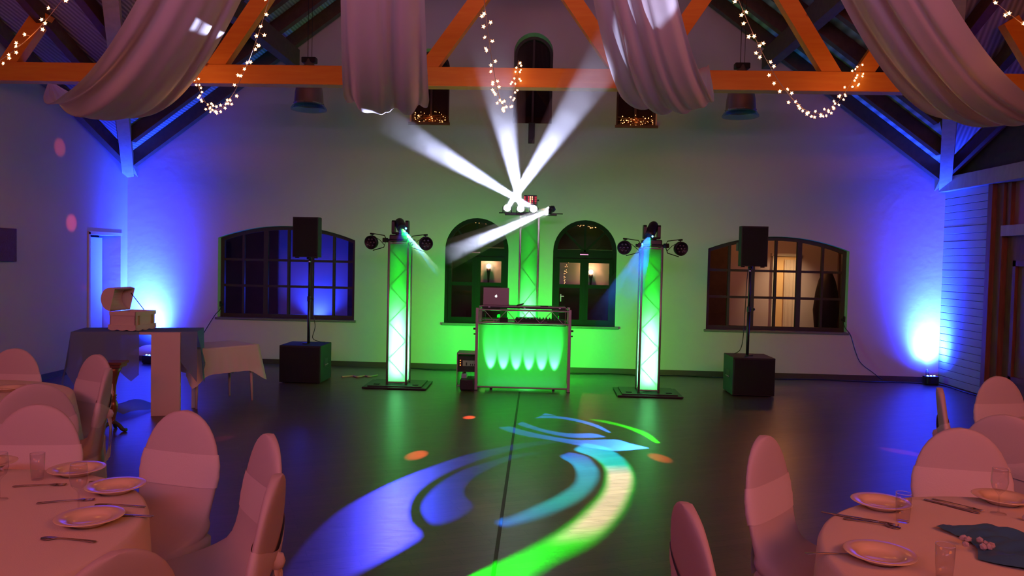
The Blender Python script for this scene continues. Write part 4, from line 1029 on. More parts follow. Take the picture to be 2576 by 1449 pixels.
# ================================================================== GIFT CORNER
def draped_rect(name, lab, cat, cx, cy, L, Wd, z, drop, ang, m, corner=.10, flare=.03, seed=1, sides=(1, 1, 1, 1), folds=.008, parent=None):
    """rectangular cloth over a table: flat top, four hanging sides, pointed corners"""
    rnd = random.Random(seed); bm = B()
    mtx = Matrix.Translation((cx, cy, 0)) @ Matrix.Rotation(ang, 4, 'Z')
    a, b_ = L/2, Wd/2; per = []
    N = 22
    for s in range(4):
        for k in range(N):
            t = k/N
            p = [(-a+2*a*t, -b_), (a, -b_+2*b_*t), (a-2*a*t, b_), (-a, b_-2*b_*t)][s]
            nrm = [(0, -1), (1, 0), (0, 1), (-1, 0)][s]
            nx = [(1, 0), (0, 1), (-1, 0), (0, -1)][s]
            # distance to corner
            c0 = min(t, 1-t)
            pr = math.exp(-(c0/.10)**2)
            prev = [(-1, 0), (0, -1), (1, 0), (0, 1)][s]; nxt = [(1, 0), (0, 1), (-1, 0), (0, -1)][s]
            o = prev if t < .5 else nxt
            n_ = Vector(nrm)*(1-.5*pr)+Vector(o)*(.5*pr)
            dr = drop*(sides[s]*(1-pr)+pr*max(sides[s], sides[(s-1) % 4] if t < .5 else sides[(s+1) % 4]))+corner*pr
            per.append((Vector(p), n_.normalized(), dr, pr, math.sin(k*1.9+s)*folds+rnd.uniform(-.3, .3)*folds))
    n = len(per); R_ = []
    top = [bm.verts.new(mtx @ Vector((p.x*.97, p.y*.97, z+.001))) for p, *_ in per]; R_.append(top)
    for v in (0, .06, .25, .5, .75, 1):
        row = []
        for p, nn, dr, pr, f in per:
            off = .006+flare*v*(1+1.2*pr)+f*v
            row.append(bm.verts.new(mtx @ Vector((p.x+nn.x*off, p.y+nn.y*off, z-dr*v))))
        R_.append(row)
    for A, C_ in zip(R_, R_[1:]):
        for k in range(n): bm.faces.new((A[k], A[(k+1) % n], C_[(k+1) % n], C_[k]))
    bm.faces.new(top)
    o = finish(name, bm, m, parent, True)
    if cat: tag(o, lab, cat)
    return o
A1 = math.atan2(.42, 1.05)
gt = thing('gift_table', 'tall narrow table with a white panel leg under the blue cloth in the left corner', 'table', (-3.98, 7.44, 0), R(16))
bm = B(); box(bm, -.56, .52, -.19, .22, .795, .822, bev=.004); finish('table_top', bm, MT['white_paint'], gt)
bm = B(); box(bm, .13, .395, -.225, -.17, 0, .818, bev=.003); finish('panel_leg', bm, MT['linen'], gt)
bm = B(); box(bm, -.50, -.30, -.15, -.10, 0, .80); finish('panel_leg', bm, MT['white_paint'], gt)
for x in (-.5, .46):
    bm = B(); box(bm, x-.02, x+.02, .16, .20, 0, .80); finish('leg', bm, MT['white_paint'], gt)
# blue organza, hung over both ends, open in the middle
bm = B(); mtx = Matrix.Translation((-3.98, 7.44, 0)) @ Matrix.Rotation(R(16), 4, 'Z')
def sheet(bm, fn, nu, nv):
    g = [[bm.verts.new(mtx @ Vector(fn(i/nu, j/nv))) for j in range(nv+1)] for i in range(nu+1)]
    for i in range(nu):
        for j in range(nv): bm.faces.new((g[i][j], g[i+1][j], g[i+1][j+1], g[i][j+1]))
sheet(bm, lambda u, v: (-.575+1.12*u, -.20+.44*v, .827), 10, 4)
# front left part
sheet(bm, lambda u, v: (-.58+.60*u-.05*v*(1-u), -.205-.02*v-.014*math.sin(u*17)*v, .827-v*(.36+.30*max(0, 1-abs(u-.28)/.28)+.12*max(0, 1-abs(u-.9)/.2))), 30, 8)
sheet(bm, lambda u, v: (-.58-.10*v*(.4+.6*math.sin(PI*u))-.012*math.sin(u*13)*v, -.205+.44*u-.10*v*(1-u), .827-v*(.30+.22*(1-u))), 14, 8)
sheet(bm, lambda u, v: (.545+.07*v*(1-u)+.012*math.sin(u*15)*v, -.205+.44*u, .827-v*(.42-.12*math.cos(u*6))), 14, 8)
sheet(bm, lambda u, v: (.40+.15*u, -.207-.01*v-.008*math.sin(u*9)*v, .827-v*(.30+.20*u)), 8, 8)
sheet(bm, lambda u, v: (-.575+1.12*u, .24+.02*v+.010*math.sin(u*25)*v, .827-v*(.28+.10*math.sin(u*9))), 30, 6)
bmesh.ops.remove_doubles(bm, verts=bm.verts, dist=.0015)
tag(finish('tablecloth', bm, MT['blue_cloth'], None, True), 'sheer blue cloth draped over both ends of the gift table', 'tablecloth')
# white fabric lying on the floor below
bm = B(); fc = Vector((-4.18, 7.3, 0)); rows = []
for i in range(9):
    r = []
    for j in range(9):
        u, v = i/8, j/8
        r.append(bm.verts.new((fc.x-.30+.50*u+.1*v, fc.y-.20+.6*v, .012+.13*math.sin(PI*u)*math.exp(-v*1.5)+.02*math.sin(7*u+5*v)+.02)))
    rows.append(r)
for i in range(8):
    for j in range(8): bm.faces.new((rows[i][j], rows[i+1][j], rows[i+1][j+1], rows[i][j+1]))
tag(finish('floor_cloth', bm, MT['blue_cloth'], None, True), 'end of sheer cloth pooled on the floor under the gift table', 'cloth')
# treasure chest
ch = thing('gift_chest', 'cream wooden treasure chest with open rounded lid on the gift table', 'chest', (-4.07, 7.43, .830), R(84)); ch.scale = (1.05, 1.05, 1.25)
def wavy_panel(bm, x0, x1, y0, y1, z0, z1, n=18, amp=.010, axis='x'):
    for k in range(n):
        t0, t1 = k/n, (k+1)/n
        zz = z0+amp*(1-abs(math.sin(3*PI*(t0+t1)/2)))
        if axis == 'x': box(bm, x0+(x1-x0)*t0, x0+(x1-x0)*t1, y0, y1, zz, z1)
        else: box(bm, x0, x1, y0+(y1-y0)*t0, y0+(y1-y0)*t1, zz, z1)
bm = B(); w2, d2 = .148, .13
box(bm, -w2, w2, -d2, -d2+.012, .018, .145); box(bm, -w2, w2, d2-.012, d2, .018, .145); box(bm, -w2, -w2+.012, -d2, d2, .018, .145); box(bm, w2-.012, w2, -d2, d2, .018, .145); box(bm, -w2, w2, -d2, d2, .018, .03)
body = finish('chest_body', bm, MT['chest'], ch)
bm = B()
wavy_panel(bm, -w2-.008, w2+.008, -d2-.010, -d2, 0, .045); wavy_panel(bm, w2, w2+.010, -d2-.01, d2+.01, 0, .045, axis='y'); wavy_panel(bm, -w2-.010, -w2, -d2-.01, d2+.01, 0, .045, axis='y')
finish('plinth', bm, MT['chest'], ch)
bm = B(); box(bm, -w2-.008, w2+.008, -d2-.008, -d2, .118, .148); box(bm, w2, w2+.008, -d2-.008, d2, .118, .148); box(bm, -w2-.008, -w2, -d2-.008, d2, .118, .148); finish('rim', bm, MT['chest'], ch)
ocm = mat('ochre_carving', (.45, .28, .14), .6)
for x in (-.10, .10):
    bm = B(); box(bm, x-.012, x+.012, -d2-.006, -d2, .045, .118); finish('carved_strip', bm, ocm, ch)
lidm = Matrix.Translation((0, d2, .148)) @ Matrix.Rotation(R(-74), 4, 'X') @ Matrix.Diagonal((1, .70, .85, 1)) @ Matrix.Translation((0, -d2, 0))
bm = B(); n = 12
arc = [(d2*math.cos(PI*k/n), d2*.85*math.sin(PI*k/n)+.03) for k in range(n+1)]
arc = [(d2, 0)]+arc+[(-d2, 0)]
inn = [(y*.92, z*.92) for y, z in arc]
for P0, P1 in ((arc, inn),):
    for s in (-1, 1):
        a = [bm.verts.new(lidm @ Vector((s*w2, y, z))) for y, z in P0]; bm.faces.new(a)
        if s < 0: a0 = a
        else: a1 = a
    for k in range(len(P0)-1): bm.faces.new((a0[k], a0[k+1], a1[k+1], a1[k]))
    i0 = [bm.verts.new(lidm @ Vector((-w2*.95, y, z))) for y, z in P1]; i1 = [bm.verts.new(lidm @ Vector((w2*.95, y, z))) for y, z in P1]
    for k in range(len(P1)-1): bm.faces.new((i0[k], i0[k+1], i1[k+1], i1[k]))
finish('lid', bm, MT['chest'], ch)
bm = B(); q0 = lidm @ Vector((w2*.97, -.06, .03)); rod(bm, q0, (w2*.97, -.02, .150), .004, n=6); finish('lid_stay', bm, MT['blackm'], ch)
# small white table with cloth
wt = thing('side_table', 'small low table with slim round pale legs left of the subwoofer', 'table', (0, 0, 0))
Aa, Bb = Vector((-3.52, 7.64, 0)), Vector((-3.12, 8.22, 0)); ex = (Bb-Aa).normalized(); ey = Vector((-ex.y, ex.x, 0))
cc = Aa+ex*.35+ey*.24; ang = math.atan2(ex.y, ex.x)
wt.location = (cc.x, cc.y, 0); wt.rotation_euler = (0, 0, ang)
bm = B(); box(bm, -.37, .37, -.25, .25, .595, .615, bev=.003); finish('table_top', bm, MT['white_paint'], wt)
for sx in (-1, 1):
    for sy in (-1, 1):
        bm = B(); rod(bm, (sx*.33, sy*.215, 0), (sx*.31, sy*.20, .60), .011, .020, n=12); finish('leg', bm, MT['chest'], wt, True)
draped_rect('tablecloth', 'white cloth with hanging corners on the small low table', 'tablecloth', cc.x, cc.y, .75, .51, .62, .27, ang, MT['linen'], corner=.12, flare=.035, seed=4, sides=(1, .9, 1, .9))
# turned pedestal stand
ps = thing('plant_stand', 'dark turned wooden pedestal with square top between the left chairs and gift table', 'pedestal', (-3.80, 6.62, 0), R(10))
bm = B(); box(bm, -.10, .10, -.10, .10, .60, .625, bev=.005); box(bm, -.085, .085, -.085, .085, .575, .60); finish('top', bm, MT['brown'], ps)
bm = B(); lathe(bm, [(.075, .575), (.05, .52), (.032, .45), (.024, .40), (.022, .33), (.032, .32), (.022, .305), (.030, .295), (.022, .285), (.036, .25), (.041, .22), (.034, .18), (.020, .12), (.018, .08), (.03, .07)], 20); finish('column', bm, mat('gilt_brown', (.22, .10, .05), .25, metal=.3), ps, True)
bm = B()
for k in range(3):
    a = R(-20)+2*PI*k/3
    tube(bm, smooth_pts([(0.01*math.cos(a), .01*math.sin(a), .085), (.06*math.cos(a), .06*math.sin(a), .055), (.10*math.cos(a), .10*math.sin(a), .02), (.135*math.cos(a), .135*math.sin(a), .018)], 4), .017, 8)
finish('tripod_foot', bm, mat('dark_green_foot', (.05, .09, .07), .4), ps, True)

# ================================================================== CHAIRS
def chair_loop(z):
    """half width, y front, y back, exponent at height z"""
    def lerp(a, b_, t): t = max(0, min(1, t)); t = t*t*(3-2*t); return a+(b_-a)*t
    back = -.205-.06*max(0, z-.45)/.48
    if z <= .445:
        t = z/.445
        hw = .215-.012*math.sin(PI*t); fr = .225-.012*math.sin(PI*t)+.0; bk = -.235+.03*t
        return hw, fr, bk, 5.0
    u = (z-.445)
    depth = .40*math.exp(-u/.022)*1.0+.075*math.exp(-u/.10)+.040
    depth = min(depth, .43)
    if z < .66: hw = lerp(.205, .178, (z-.445)/.08) if z < .525 else lerp(.178, .190, (z-.525)/.135)
    else:
        tz = (z-.66)/.272; hw = .190*math.sqrt(max(0.0, 1-tz**2.3))+.002
    return hw, back+depth, back, 2.6 if z > .5 else 3.6
def build_cover():
    bm = B(); rings = []; N = 40
    zs = [0, .08, .18, .28, .36, .42, .438, .447, .452, .458, .466, .476, .49, .51, .535, .565, .60, .64, .68, .72, .76, .80, .84, .87, .895, .912, .923, .929, .932]
    for z in zs:
        hw, fr, bk, ex_ = chair_loop(z); cy_ = (fr+bk)/2; dy = (fr-bk)/2; ring = []
        if z > .90: dy *= .75+.25*(.932-z)/.032
        for k in range(N):
            a = 2*PI*k/N; c_, s_ = math.cos(a), math.sin(a)
            x = hw*math.copysign(abs(c_)**(2/ex_), c_); y = cy_+dy*math.copysign(abs(s_)**(2/ex_), s_)
            zz = z
            if z < .01: zz = .012+.035*max(0, 1-abs(c_*s_)*2)**.8   # cover arches up between the feet
            ring.append(bm.verts.new((x, y, zz)))
        rings.append(ring)
    for a, b_ in zip(rings, rings[1:]):
        for k in range(N): bm.faces.new((a[k], a[(k+1) % N], b_[(k+1) % N], b_[k]))
    bm.faces.new(rings[-1]); return bm
def build_sash():
    bm = B(); rings = []; N = 40
    for i in range(7):
        z = .632+.022*i; ring = []
        hw, fr, bk, ex_ = chair_loop(z); cy_ = (fr+bk)/2; dy = (fr-bk)/2
        off = .006+.0009*math.cos(i*PI)+(.000 if i in (0, 6) else 0)-( .003 if i in (0, 6) else 0)
        for k in range(N):
            a = 2*PI*k/N; c_, s_ = math.cos(a), math.sin(a)
            x = (hw+off)*math.copysign(abs(c_)**(2/ex_), c_); y = cy_+(dy+off)*math.copysign(abs(s_)**(2/ex_), s_)
            # gathered towards the knot at the rear centre
            g = max(0, -s_)**3*(1-abs(c_))
            ring.append(bm.verts.new((x, y-.004*g, .69+(z-.69)*(1-.55*g)-.02*max(0, -s_))))
        rings.append(ring)
    for a, b_ in zip(rings, rings[1:]):
        for k in range(N): bm.faces.new((a[k], a[(k+1) % N], b_[(k+1) % N], b_[k]))
    return bm
def build_knot():
    bm = B(); y = -.245
    lathe(bm, [(.0, -.03), (.022, -.02), (.028, 0), (.022, .02), (0, .03)], 12, center=(0, y, .668))
    for s in (-1, 1):
        P = smooth_pts([(0, y, .665), (s*.02, y-.012, .60), (s*.035, y-.008, .50), (s*.03, y+.006, .40)], 4)
        prev = None
        for i, p in enumerate(P):
            wv = .012+.028*i/len(P)
            r = [bm.verts.new(p+Vector((x, .006*math.sin(x*300), 0))) for x in (-wv, -wv*.3, wv*.3, wv)]
            if prev:
                for k in range(3): bm.faces.new((prev[k], prev[k+1], r[k+1], r[k]))
            prev = r
    return bm
proto = {}
def chair(x, y, deg, label, group, dz=0, sash=None):
    t = thing('banquet_chair', label, 'chair', (x, y, 0), R(deg-90), group)
    if not proto:
        cv = finish('cover', build_cover(), MT['cover'], t, True); sa = finish('sash', build_sash(), MT['sash'], t, True); kn = finish('bow', build_knot(), MT['sash'], sa, True)
        proto.update(cv=cv, sa=sa, kn=kn)
        legs = B()
        for sx in (-1, 1):
            for sy in (-1, 1): rod(legs, (sx*.185, sy*.185, 0), (sx*.185, sy*.185, .06), .014, n=8)
        proto['lg'] = finish('feet', legs, MT['blackm'], t)
    else:
        cv = link_copy(proto['cv'], 'cover', t); sa = link_copy(proto['sa'], 'sash', t); link_copy(proto['kn'], 'bow', sa); link_copy(proto['lg'], 'feet', t)
    return t
# (back-top position, facing direction) -> base position is offset forward of the back
def place(xt, yt, deg, label, group):
    a = R(deg); off = .262
    return chair(xt+math.cos(a)*off, yt+math.sin(a)*off, deg, label, group)
GA, GB, GC, GD = 'chairs round the near left table', 'chairs round the near right table', 'chairs round the far left table', 'chairs round the far right table'
place(-1.50, 3.18, -104, 'white-covered chair at the near left table, standing nearest the dance floor, seen from the front', GA)
place(-.99, 2.80, -142, 'white-covered chair right of the near left table, its seat fully in view', GA)
place(-.775, 2.27, -172, 'white-covered chair at the near left table showing only its narrow side and tied sash', GA)
place(-.92, 1.63, 152, 'white-covered chair in the bottom left foreground, only the top of its back in view', GA)
place(-2.17, 3.22, -82, 'white-covered chair behind the near left table, broad round back facing the camera', GA)
place(.87, 3.03, -40, 'white-covered chair left of the near right table, its seat fully in view', GB)
place(.40, 2.12, 8, 'white-covered chair at the lower edge left of the near right table, rear with sash knot', GB)
place(1.79, 3.30, -100, 'white-covered chair behind the near right table, broad round back facing the camera', GB)
place(-2.86, 4.83, -117, 'white-covered chair between the far left table and the turned pedestal, seen obliquely', GC)
place(-2.46, 4.27, 202, 'white-covered chair before the turned pedestal, seen edge-on with tied sash', GC)
place(-2.51, 3.68, 128, 'white-covered chair of the far left table, its dark rear rising behind a nearer chair', GC)
place(-3.55, 5.02, -88, 'white-covered chair at the far side of the far left table, at the left edge', GC)
place(2.16, 3.60, 58, 'white-covered chair at the right edge seen from behind with a sheer bow', GD)
place(2.90, 4.96, -76, 'white-covered chair with orange-lit oval back near the wooden door', GD)
place(2.245, 4.40, -23, 'white-covered chair of the far right table seen exactly edge-on', GD)

# ================================================================== ROUND TABLES
def round_table(x, y, r, lab, clab, seed, square=0, drop=.42):
    t = thing('round_table', lab, 'table', (x, y, 0), 0, 'round banquet tables')
    bm = B(); lathe(bm, [(.0, .715), (r-.01, .715), (r, .722), (r, .735), (r-.01, .742), (0, .742)], 48); finish('table_top', bm, MT['white_paint'], t)
    bm = B(); rod(bm, (0, 0, .03), (0, 0, .715), .045, n=16); finish('column', bm, MT['blackm'], t)
    for k in range(4):
        a = PI/4+k*PI/2; bm = B(); tube(bm, [(0, 0, .08), (.22*math.cos(a), .22*math.sin(a), .05), (.42*math.cos(a), .42*math.sin(a), .015)], .02, 8); finish('leg', bm, MT['blackm'], t)
    bm = B(); N = 160; rnd = random.Random(seed); ph = rnd.uniform(0, 6)
    rings = []
    for (k, rr, z) in ((0, 0, 0), (1, .5, 0), (2, .9, 0), (3, .985, 0), (4, 1.0, -.004), (5, 1.008, -.02), (6, 1.02, -.25), (7, 1.0, -.5), (8, 1.0, -.75), (9, 1.0, -1.0)):
        ring = []
        for j in range(N):
            a = 2*PI*j/N
            if k < 5: p = Vector((rr*r*math.cos(a), rr*r*math.sin(a), .746+z))
            elif k == 5: p = Vector((1.010*r*math.cos(a), 1.010*r*math.sin(a), .746-.022))
            else:
                v = -z; fold = (.5+.5*math.sin(9*a+ph+.8*math.sin(3*a)))
                dd = drop*(1+square*abs(math.cos(2*(a-seed)))**6)
                rad = r*1.012+(.015+.055*fold)*v**.8
                p = Vector((rad*math.cos(a), rad*math.sin(a), .724-dd*v))
            ring.append(p)
        rings.append(ring)
    c0 = bm.verts.new((0, 0, .746)); V_ = [[bm.verts.new(p) for p in ring] for ring in rings[1:]]
    for j in range(N): bm.faces.new((c0, V_[0][j], V_[0][(j+1) % N]))
    for a_, b_ in zip(V_, V_[1:]):
        for j in range(N): bm.faces.new((a_[j], a_[(j+1) % N], b_[(j+1) % N], b_[j]))
    o = finish('tablecloth', bm, MT['linen'], None, True, loc=(x, y, 0)); tag(o, clab, 'tablecloth')
    return t
round_table(-1.965, 2.13, .745, 'near left round banquet table', 'white cloth on the near left round table, set with plates and a wine glass', 2.2, .25)
round_table(1.60, 2.18, .745, 'near right round banquet table', 'white cloth on the near right round table, with the blue runner', 5.1, .1)
round_table(-3.45, 4.10, .74, 'far left round banquet table, mostly hidden by chairs', 'white cloth on the far left round table', 1.3, .1)
round_table(3.20, 3.95, .74, 'far right round banquet table', 'white cloth on the far right round table at the right edge', .6, .1)

# ------------------------------------------------------------------ tableware (z of cloth .7465)
ZT = .7468
P_ = {}
def plate(x, y, lab, s=1.0):
    if 'pl' not in P_:
        bm = B(); lathe(bm, [(.0, .006), (.052, .006), (.060, 0), (.066, .0), (.078, .012), (.084, .022), (.128, .030), (.131, .0325), (.128, .034), (.082, .027), (.074, .018), (.058, .011), (0, .010)], 40)
        P_['pl'] = finish('soup_plate', bm, MT['porcelain'], None, True); o = P_['pl']
    else: o = P_['pl'].copy(); COL.objects.link(o)
    o.location = (x, y, ZT); o.scale = (.77, .77, .77); tag(o, lab, 'plate', 'deep plates'); return o
def glass(kind, x, y, lab):
    if kind not in P_:
        bm = B()
        if kind == 'wine': pr = [(.034, 0), (.033, .003), (.006, .006), (.004, .012), (.004, .085), (.010, .095), (.030, .115), (.038, .145), (.036, .185), (.033, .205), (.0318, .205), (.0345, .185), (.0365, .145), (.029, .117), (.0, .100)]
        else: pr = [(.0, .001), (.026, .0), (.028, .004), (.032, .06), (.034, .125), (.0328, .125), (.031, .06), (.0265, .010), (.0, .009)]
        lathe(bm, pr, 28, cap=False); P_[kind] = finish('wine_glass' if kind == 'wine' else 'water_glass', bm, MT['tglass'], None, True); o = P_[kind]
        rb = B(); ro, rz = (.0325, .205) if kind == 'wine' else (.0335, .125)
        lathe(rb, [(ro+.0006, rz-.0008), (ro+.0006, rz+.0008), (ro-.001, rz+.0008), (ro-.001, rz-.0008), (ro+.0006, rz-.0008)], 28, cap=False)
        P_[kind+'r'] = finish('rim', rb, mat('glass_edge', (.6, .6, .7), .1, spec=1), o, True)
    else:
        o = P_[kind].copy(); COL.objects.link(o); r = P_[kind+'r'].copy(); COL.objects.link(r); r.parent = o
    o.location = (x, y, ZT); o.scale = (.74, .74, .78); tag(o, lab, 'glass', 'wine glasses' if kind == 'wine' else 'water glasses'); return o
def cutlery(kind, x, y, deg, lab):
    if kind not in P_:
        bm = B()
        def blade(pts, hz=.0016, bow=None):
            a = [bm.verts.new((px, w_, hz+(bow(px) if bow else 0))) for px, w_ in pts]; b_ = [bm.verts.new((px, -w_, hz+(bow(px) if bow else 0))) for px, w_ in pts]
            c_ = [bm.verts.new((px, w_, -.0004+(bow(px) if bow else 0)+.0006)) for px, w_ in pts]; d_ = [bm.verts.new((px, -w_, .0002+(bow(px) if bow else 0))) for px, w_ in pts]
            for k in range(len(pts)-1):
                bm.faces.new((a[k], a[k+1], b_[k+1], b_[k])); bm.faces.new((c_[k], c_[k+1], d_[k+1], d_[k])); bm.faces.new((a[k], a[k+1], c_[k+1], c_[k])); bm.faces.new((b_[k], b_[k+1], d_[k+1], d_[k]))
            bm.faces.new((a[0], b_[0], d_[0], c_[0])); bm.faces.new((a[-1], b_[-1], d_[-1], c_[-1]))
        bowf = lambda px: .004*max(0, math.sin((px+.1)*PI/.2))+.002
        if kind == 'knife': blade([(-.11, .006), (-.105, .009), (-.03, .0065), (-.01, .006), (0, .009), (.09, .0095), (.105, .005), (.11, .001)], .003, lambda p: .002)
        elif kind == 'spoon':
            blade([(-.10, .006), (-.095, .0085), (-.05, .005), (.03, .0025), (.05, .006), (.062, .015), (.080, .019), (.097, .014), (.104, .003)], .0016, lambda p: bowf(p)+(.0 if p < .05 else -.003*math.sin((p-.05)/.055*PI)))
        else:
            blade([(-.10, .006), (-.095, .0085), (-.05, .005), (.03, .0025), (.045, .005), (.058, .012), (.066, .0125)], .0016, bowf)
            for yy in (-.0105, -.0035, .0035, .0105): box(bm, .064, .103, yy-.0016, yy+.0016, .003, .0046)
        P_[kind] = finish('table_'+kind, bm, MT['cutlery'], None, True); o = P_[kind]
    else: o = P_[kind].copy(); COL.objects.link(o)
    o.location = (x, y, ZT+.0005); o.rotation_euler = (0, 0, R(deg)); o.scale = (.86, .86, .9); tag(o, lab, kind, 'table cutlery'); return o
# near left table
plate(-1.50, 2.63, 'deep plate right of the wine glass bowl on the near left table, by the rim')
plate(-1.40, 2.31, 'deep plate nearest the camera on the near left table, in front of the wine glass')
plate(-1.76, 2.82, 'deep plate at the back of the near left table, left of the wine glass')
plate(-2.14, 2.86, 'deep plate at the left edge of the photo on the near left table')
plate(-1.66, 1.86, 'deep plate in the bottom left corner of the near left table')
glass('wine', -1.495, 2.405, 'tall stemmed wine glass between the plates on the near left table')
glass('water', -1.86, 2.74, 'plain water glass at the back of the near left table, left of the plate')
glass('wine', -1.83, 2.50, 'stemmed glass at the left edge of the near left table')
glass('water', -2.03, 2.63, 'water glass at the far left edge of the near left table')
cutlery('spoon', -1.395, 2.475, 178, 'spoon lying between the two front plates of the near left table')
cutlery('spoon', -1.375, 2.165, 174, 'spoon lying in front of the nearest plate of the near left table')
cutlery('knife', -1.33, 2.385, 178, 'knife half under the nearest plate of the near left table')
cutlery('fork', -1.60, 2.50, 20, 'fork beside the wine glass on the near left table')
cutlery('fork', -1.80, 2.66, 14, 'fork in front of the rear plate on the near left table')
cutlery('knife', -1.56, 2.745, 16, 'knife at the rim of the near left table by the rear plate')
cutlery('knife', -1.52, 1.87, -32, 'knife in the bottom left corner beside the corner plate')
cutlery('fork', -1.545, 1.905, -32, 'fork in the bottom left corner beside the corner plate')
cutlery('spoon', -1.68, 2.08, -6, 'spoon behind the corner plate of the near left table')
# near right table
plate(1.225, 2.745, 'deep plate at the back left of the near right table, behind the tall water glass')
plate(1.005, 2.245, 'deep plate at the front left of the near right table')
plate(1.71, 2.85, 'deep plate at the back right of the near right table, partly hidden by glasses')
glass('water', 1.235, 2.60, 'tall water glass in front of the rear left plate on the near right table')
glass('water', 1.125, 2.12, 'tall water glass right of the front plate on the near right table')
glass('wine', 1.70, 2.60, 'stemmed glass at the right edge of the near right table')
glass('wine', 1.62, 2.72, 'stemmed glass left of the rear right plate on the near right table')
cutlery('knife', 1.07, 2.62, -28, 'knife left of the rear left plate on the near right table')
cutlery('fork', 1.12, 2.59, -28, 'fork beside the knife on the near right table')
cutlery('spoon', 1.115, 2.565, -26, 'spoon in front of the rear left plate on the near right table')
cutlery('knife', 1.49, 2.78, -50, 'knife between the rear plates of the near right table')
cutlery('fork', 1.52, 2.80, -50, 'fork between the rear plates of the near right table')
cutlery('spoon', .885, 2.27, 0, 'spoon left of the front plate on the near right table')
cutlery('knife', 1.05, 2.03, 2, 'knife at the bottom edge in front of the front plate')
cutlery('fork', 1.13, 2.035, 4, 'fork at the bottom edge by the tall glass')
plate(-3.05, 3.85, 'deep plate on the far left table at the left edge'); plate(-3.2, 4.45, 'deep plate at the back of the far left table')
# blue table runner and crystals
bm = B(); rows = []; NU, NV = 56, 34
for i in range(NU+1):
    u = i/NU; r = []
    for j in range(NV+1):
        v = j/NV; ww = .045+.17*math.sin(PI*min(1, u*1.15+.10))**.7+.018*math.sin(13*u)+.010*math.sin(29*u+1)
        zz = .006+.016*abs(math.sin(v*8+u*5+.8*math.sin(u*11)))+.014*math.sin(u*17+v*5)**2+.008*math.sin(v*21-u*9)**2
        edge = min(1, min(u, 1-u, v, 1-v)*9)
        r.append(bm.verts.new((1.30+.85*u+.05*math.sin(v*3+u*4), 2.40-.34*u+(v-.5)*2*ww, ZT+.002+zz*(.25+.75*edge))))
    rows.append(r)
for i in range(NU):
    for j in range(NV): bm.faces.new((rows[i][j], rows[i+1][j], rows[i+1][j+1], rows[i][j+1]))
tag(finish('table_runner', bm, mat('blue_satin', (.04, .15, .27), .45, bump=.3, bscale=30), None, True), 'crumpled dark blue runner on the near right table', 'table runner')
gem = None
for k in range(9):
    x, y = 1.34+random.uniform(-.05, .05), 2.36+random.uniform(-.05, .05)
    if gem is None:
        bm = B(); bmesh.ops.create_icosphere(bm, subdivisions=1, radius=.013); gem = finish('glass_pebble', bm, mat('clear_pebble', (.5, .42, .48), .08, spec=1)); o = gem
    else: o = gem.copy(); COL.objects.link(o)
    o.location = (x, y, ZT+.026); o.scale = (1, random.uniform(.6, 1), random.uniform(.6, .9)); o.rotation_euler = (random.random(), random.random(), random.random()*3)
    tag(o, 'clear glass pebble in the cluster by the left tip of the blue runner', 'pebble', 'glass pebbles at the runner')
for k in range(8):
    x, y = 1.74+random.uniform(-.07, .07), 2.66+random.uniform(-.05, .05)
    o = gem.copy(); COL.objects.link(o); o.location = (x, y, ZT+.010); o.rotation_euler = (random.random(), random.random(), 0)
    tag(o, 'clear glass pebble in the cluster near the stemmed glass on the near right table', 'pebble', 'glass pebbles near the glass')

# ================================================================== DRAPES
def drape(xa, xb, lab, seed, zl=2.84, hwn=.27, hwm=.36, hwe=.12, yv=6.05, tilt=0, zb=3.60):
    """swag from the near truss (y 3.9) to the pine tie beam (y 7.95)"""
    rnd = random.Random(seed); bm = B(); NS, NW = 60, 44; rows = []
    ya, yb = 3.85, 7.97; za = 3.66
    fr = [(rnd.uniform(-.9, .9), rnd.uniform(.06, .13), rnd.uniform(.012, .045)) for _ in range(6)]
    def path(s):
        y = ya+(yb-ya)*s; x = xa+(xb-xa)*s
        k1 = (za-zl)/(yv-ya)**2; k2 = (zb-zl)/(yb-yv)**2
        z = zl+(k1 if y < yv else k2)*(y-yv)**2
        return Vector((x, y, z))
    for i in range(NS+1):
        s = i/NS; p = path(s); d = path(min(1, s+.01))-path(max(0, s-.01)); d.normalize()
        side = Vector((d.y, -d.x, 0)).normalized()
        y = p.y
        if y < 6.0: hw = hwn*.75+(hwm-hwn*.75)*max(0, (y-ya)/(6.0-ya))**.9
        else: t = (y-6.0)/(yb-6.0); hw = hwm+(hwe-hwm)*t*t
        up = side.cross(d).normalized(); r = []
        for j in range(NW+1):
            v = -1+2*j/NW
            z = .085*(abs(v)**2.2)*(hwm/.36)
            for (c_, wd, am) in fr: z += am*math.exp(-((v-c_-.05*math.sin(s*5+c_*9))/wd)**2)*(.6+.6*math.sin(PI*s))
            z += .012*math.sin(v*11+seed)*(.5+.5*s)
            z *= min(1, (hw/.26)**1.5)
            r.append(bm.verts.new(p+side*(v*hw*(1-.06*abs(v)**3))+up*z*1.0+Vector((0, 0, tilt*v*math.sin(PI*s)))))
        rows.append(r)
    for i in range(NS):
        for j in range(NW): bm.faces.new((rows[i][j], rows[i+1][j], rows[i+1][j+1], rows[i][j+1]))
    bmesh.ops.recalc_face_normals(bm, faces=bm.faces)
    return tag(finish('ceiling_drape', bm, MT['drape'], None, True), lab, 'drape', 'white ceiling drapes')
drape(-1.42, -5.25, 'white ceiling drape sweeping down to the upper left corner', 3, zl=2.70, hwn=.30, hwm=.40, hwe=.04, zb=3.36)
drape(-.86, -1.62, 'white ceiling drape hanging left of centre, bright lit hem at the bottom', 5, zl=2.77, hwn=.28, hwm=.355, hwe=.28, yv=6.1)
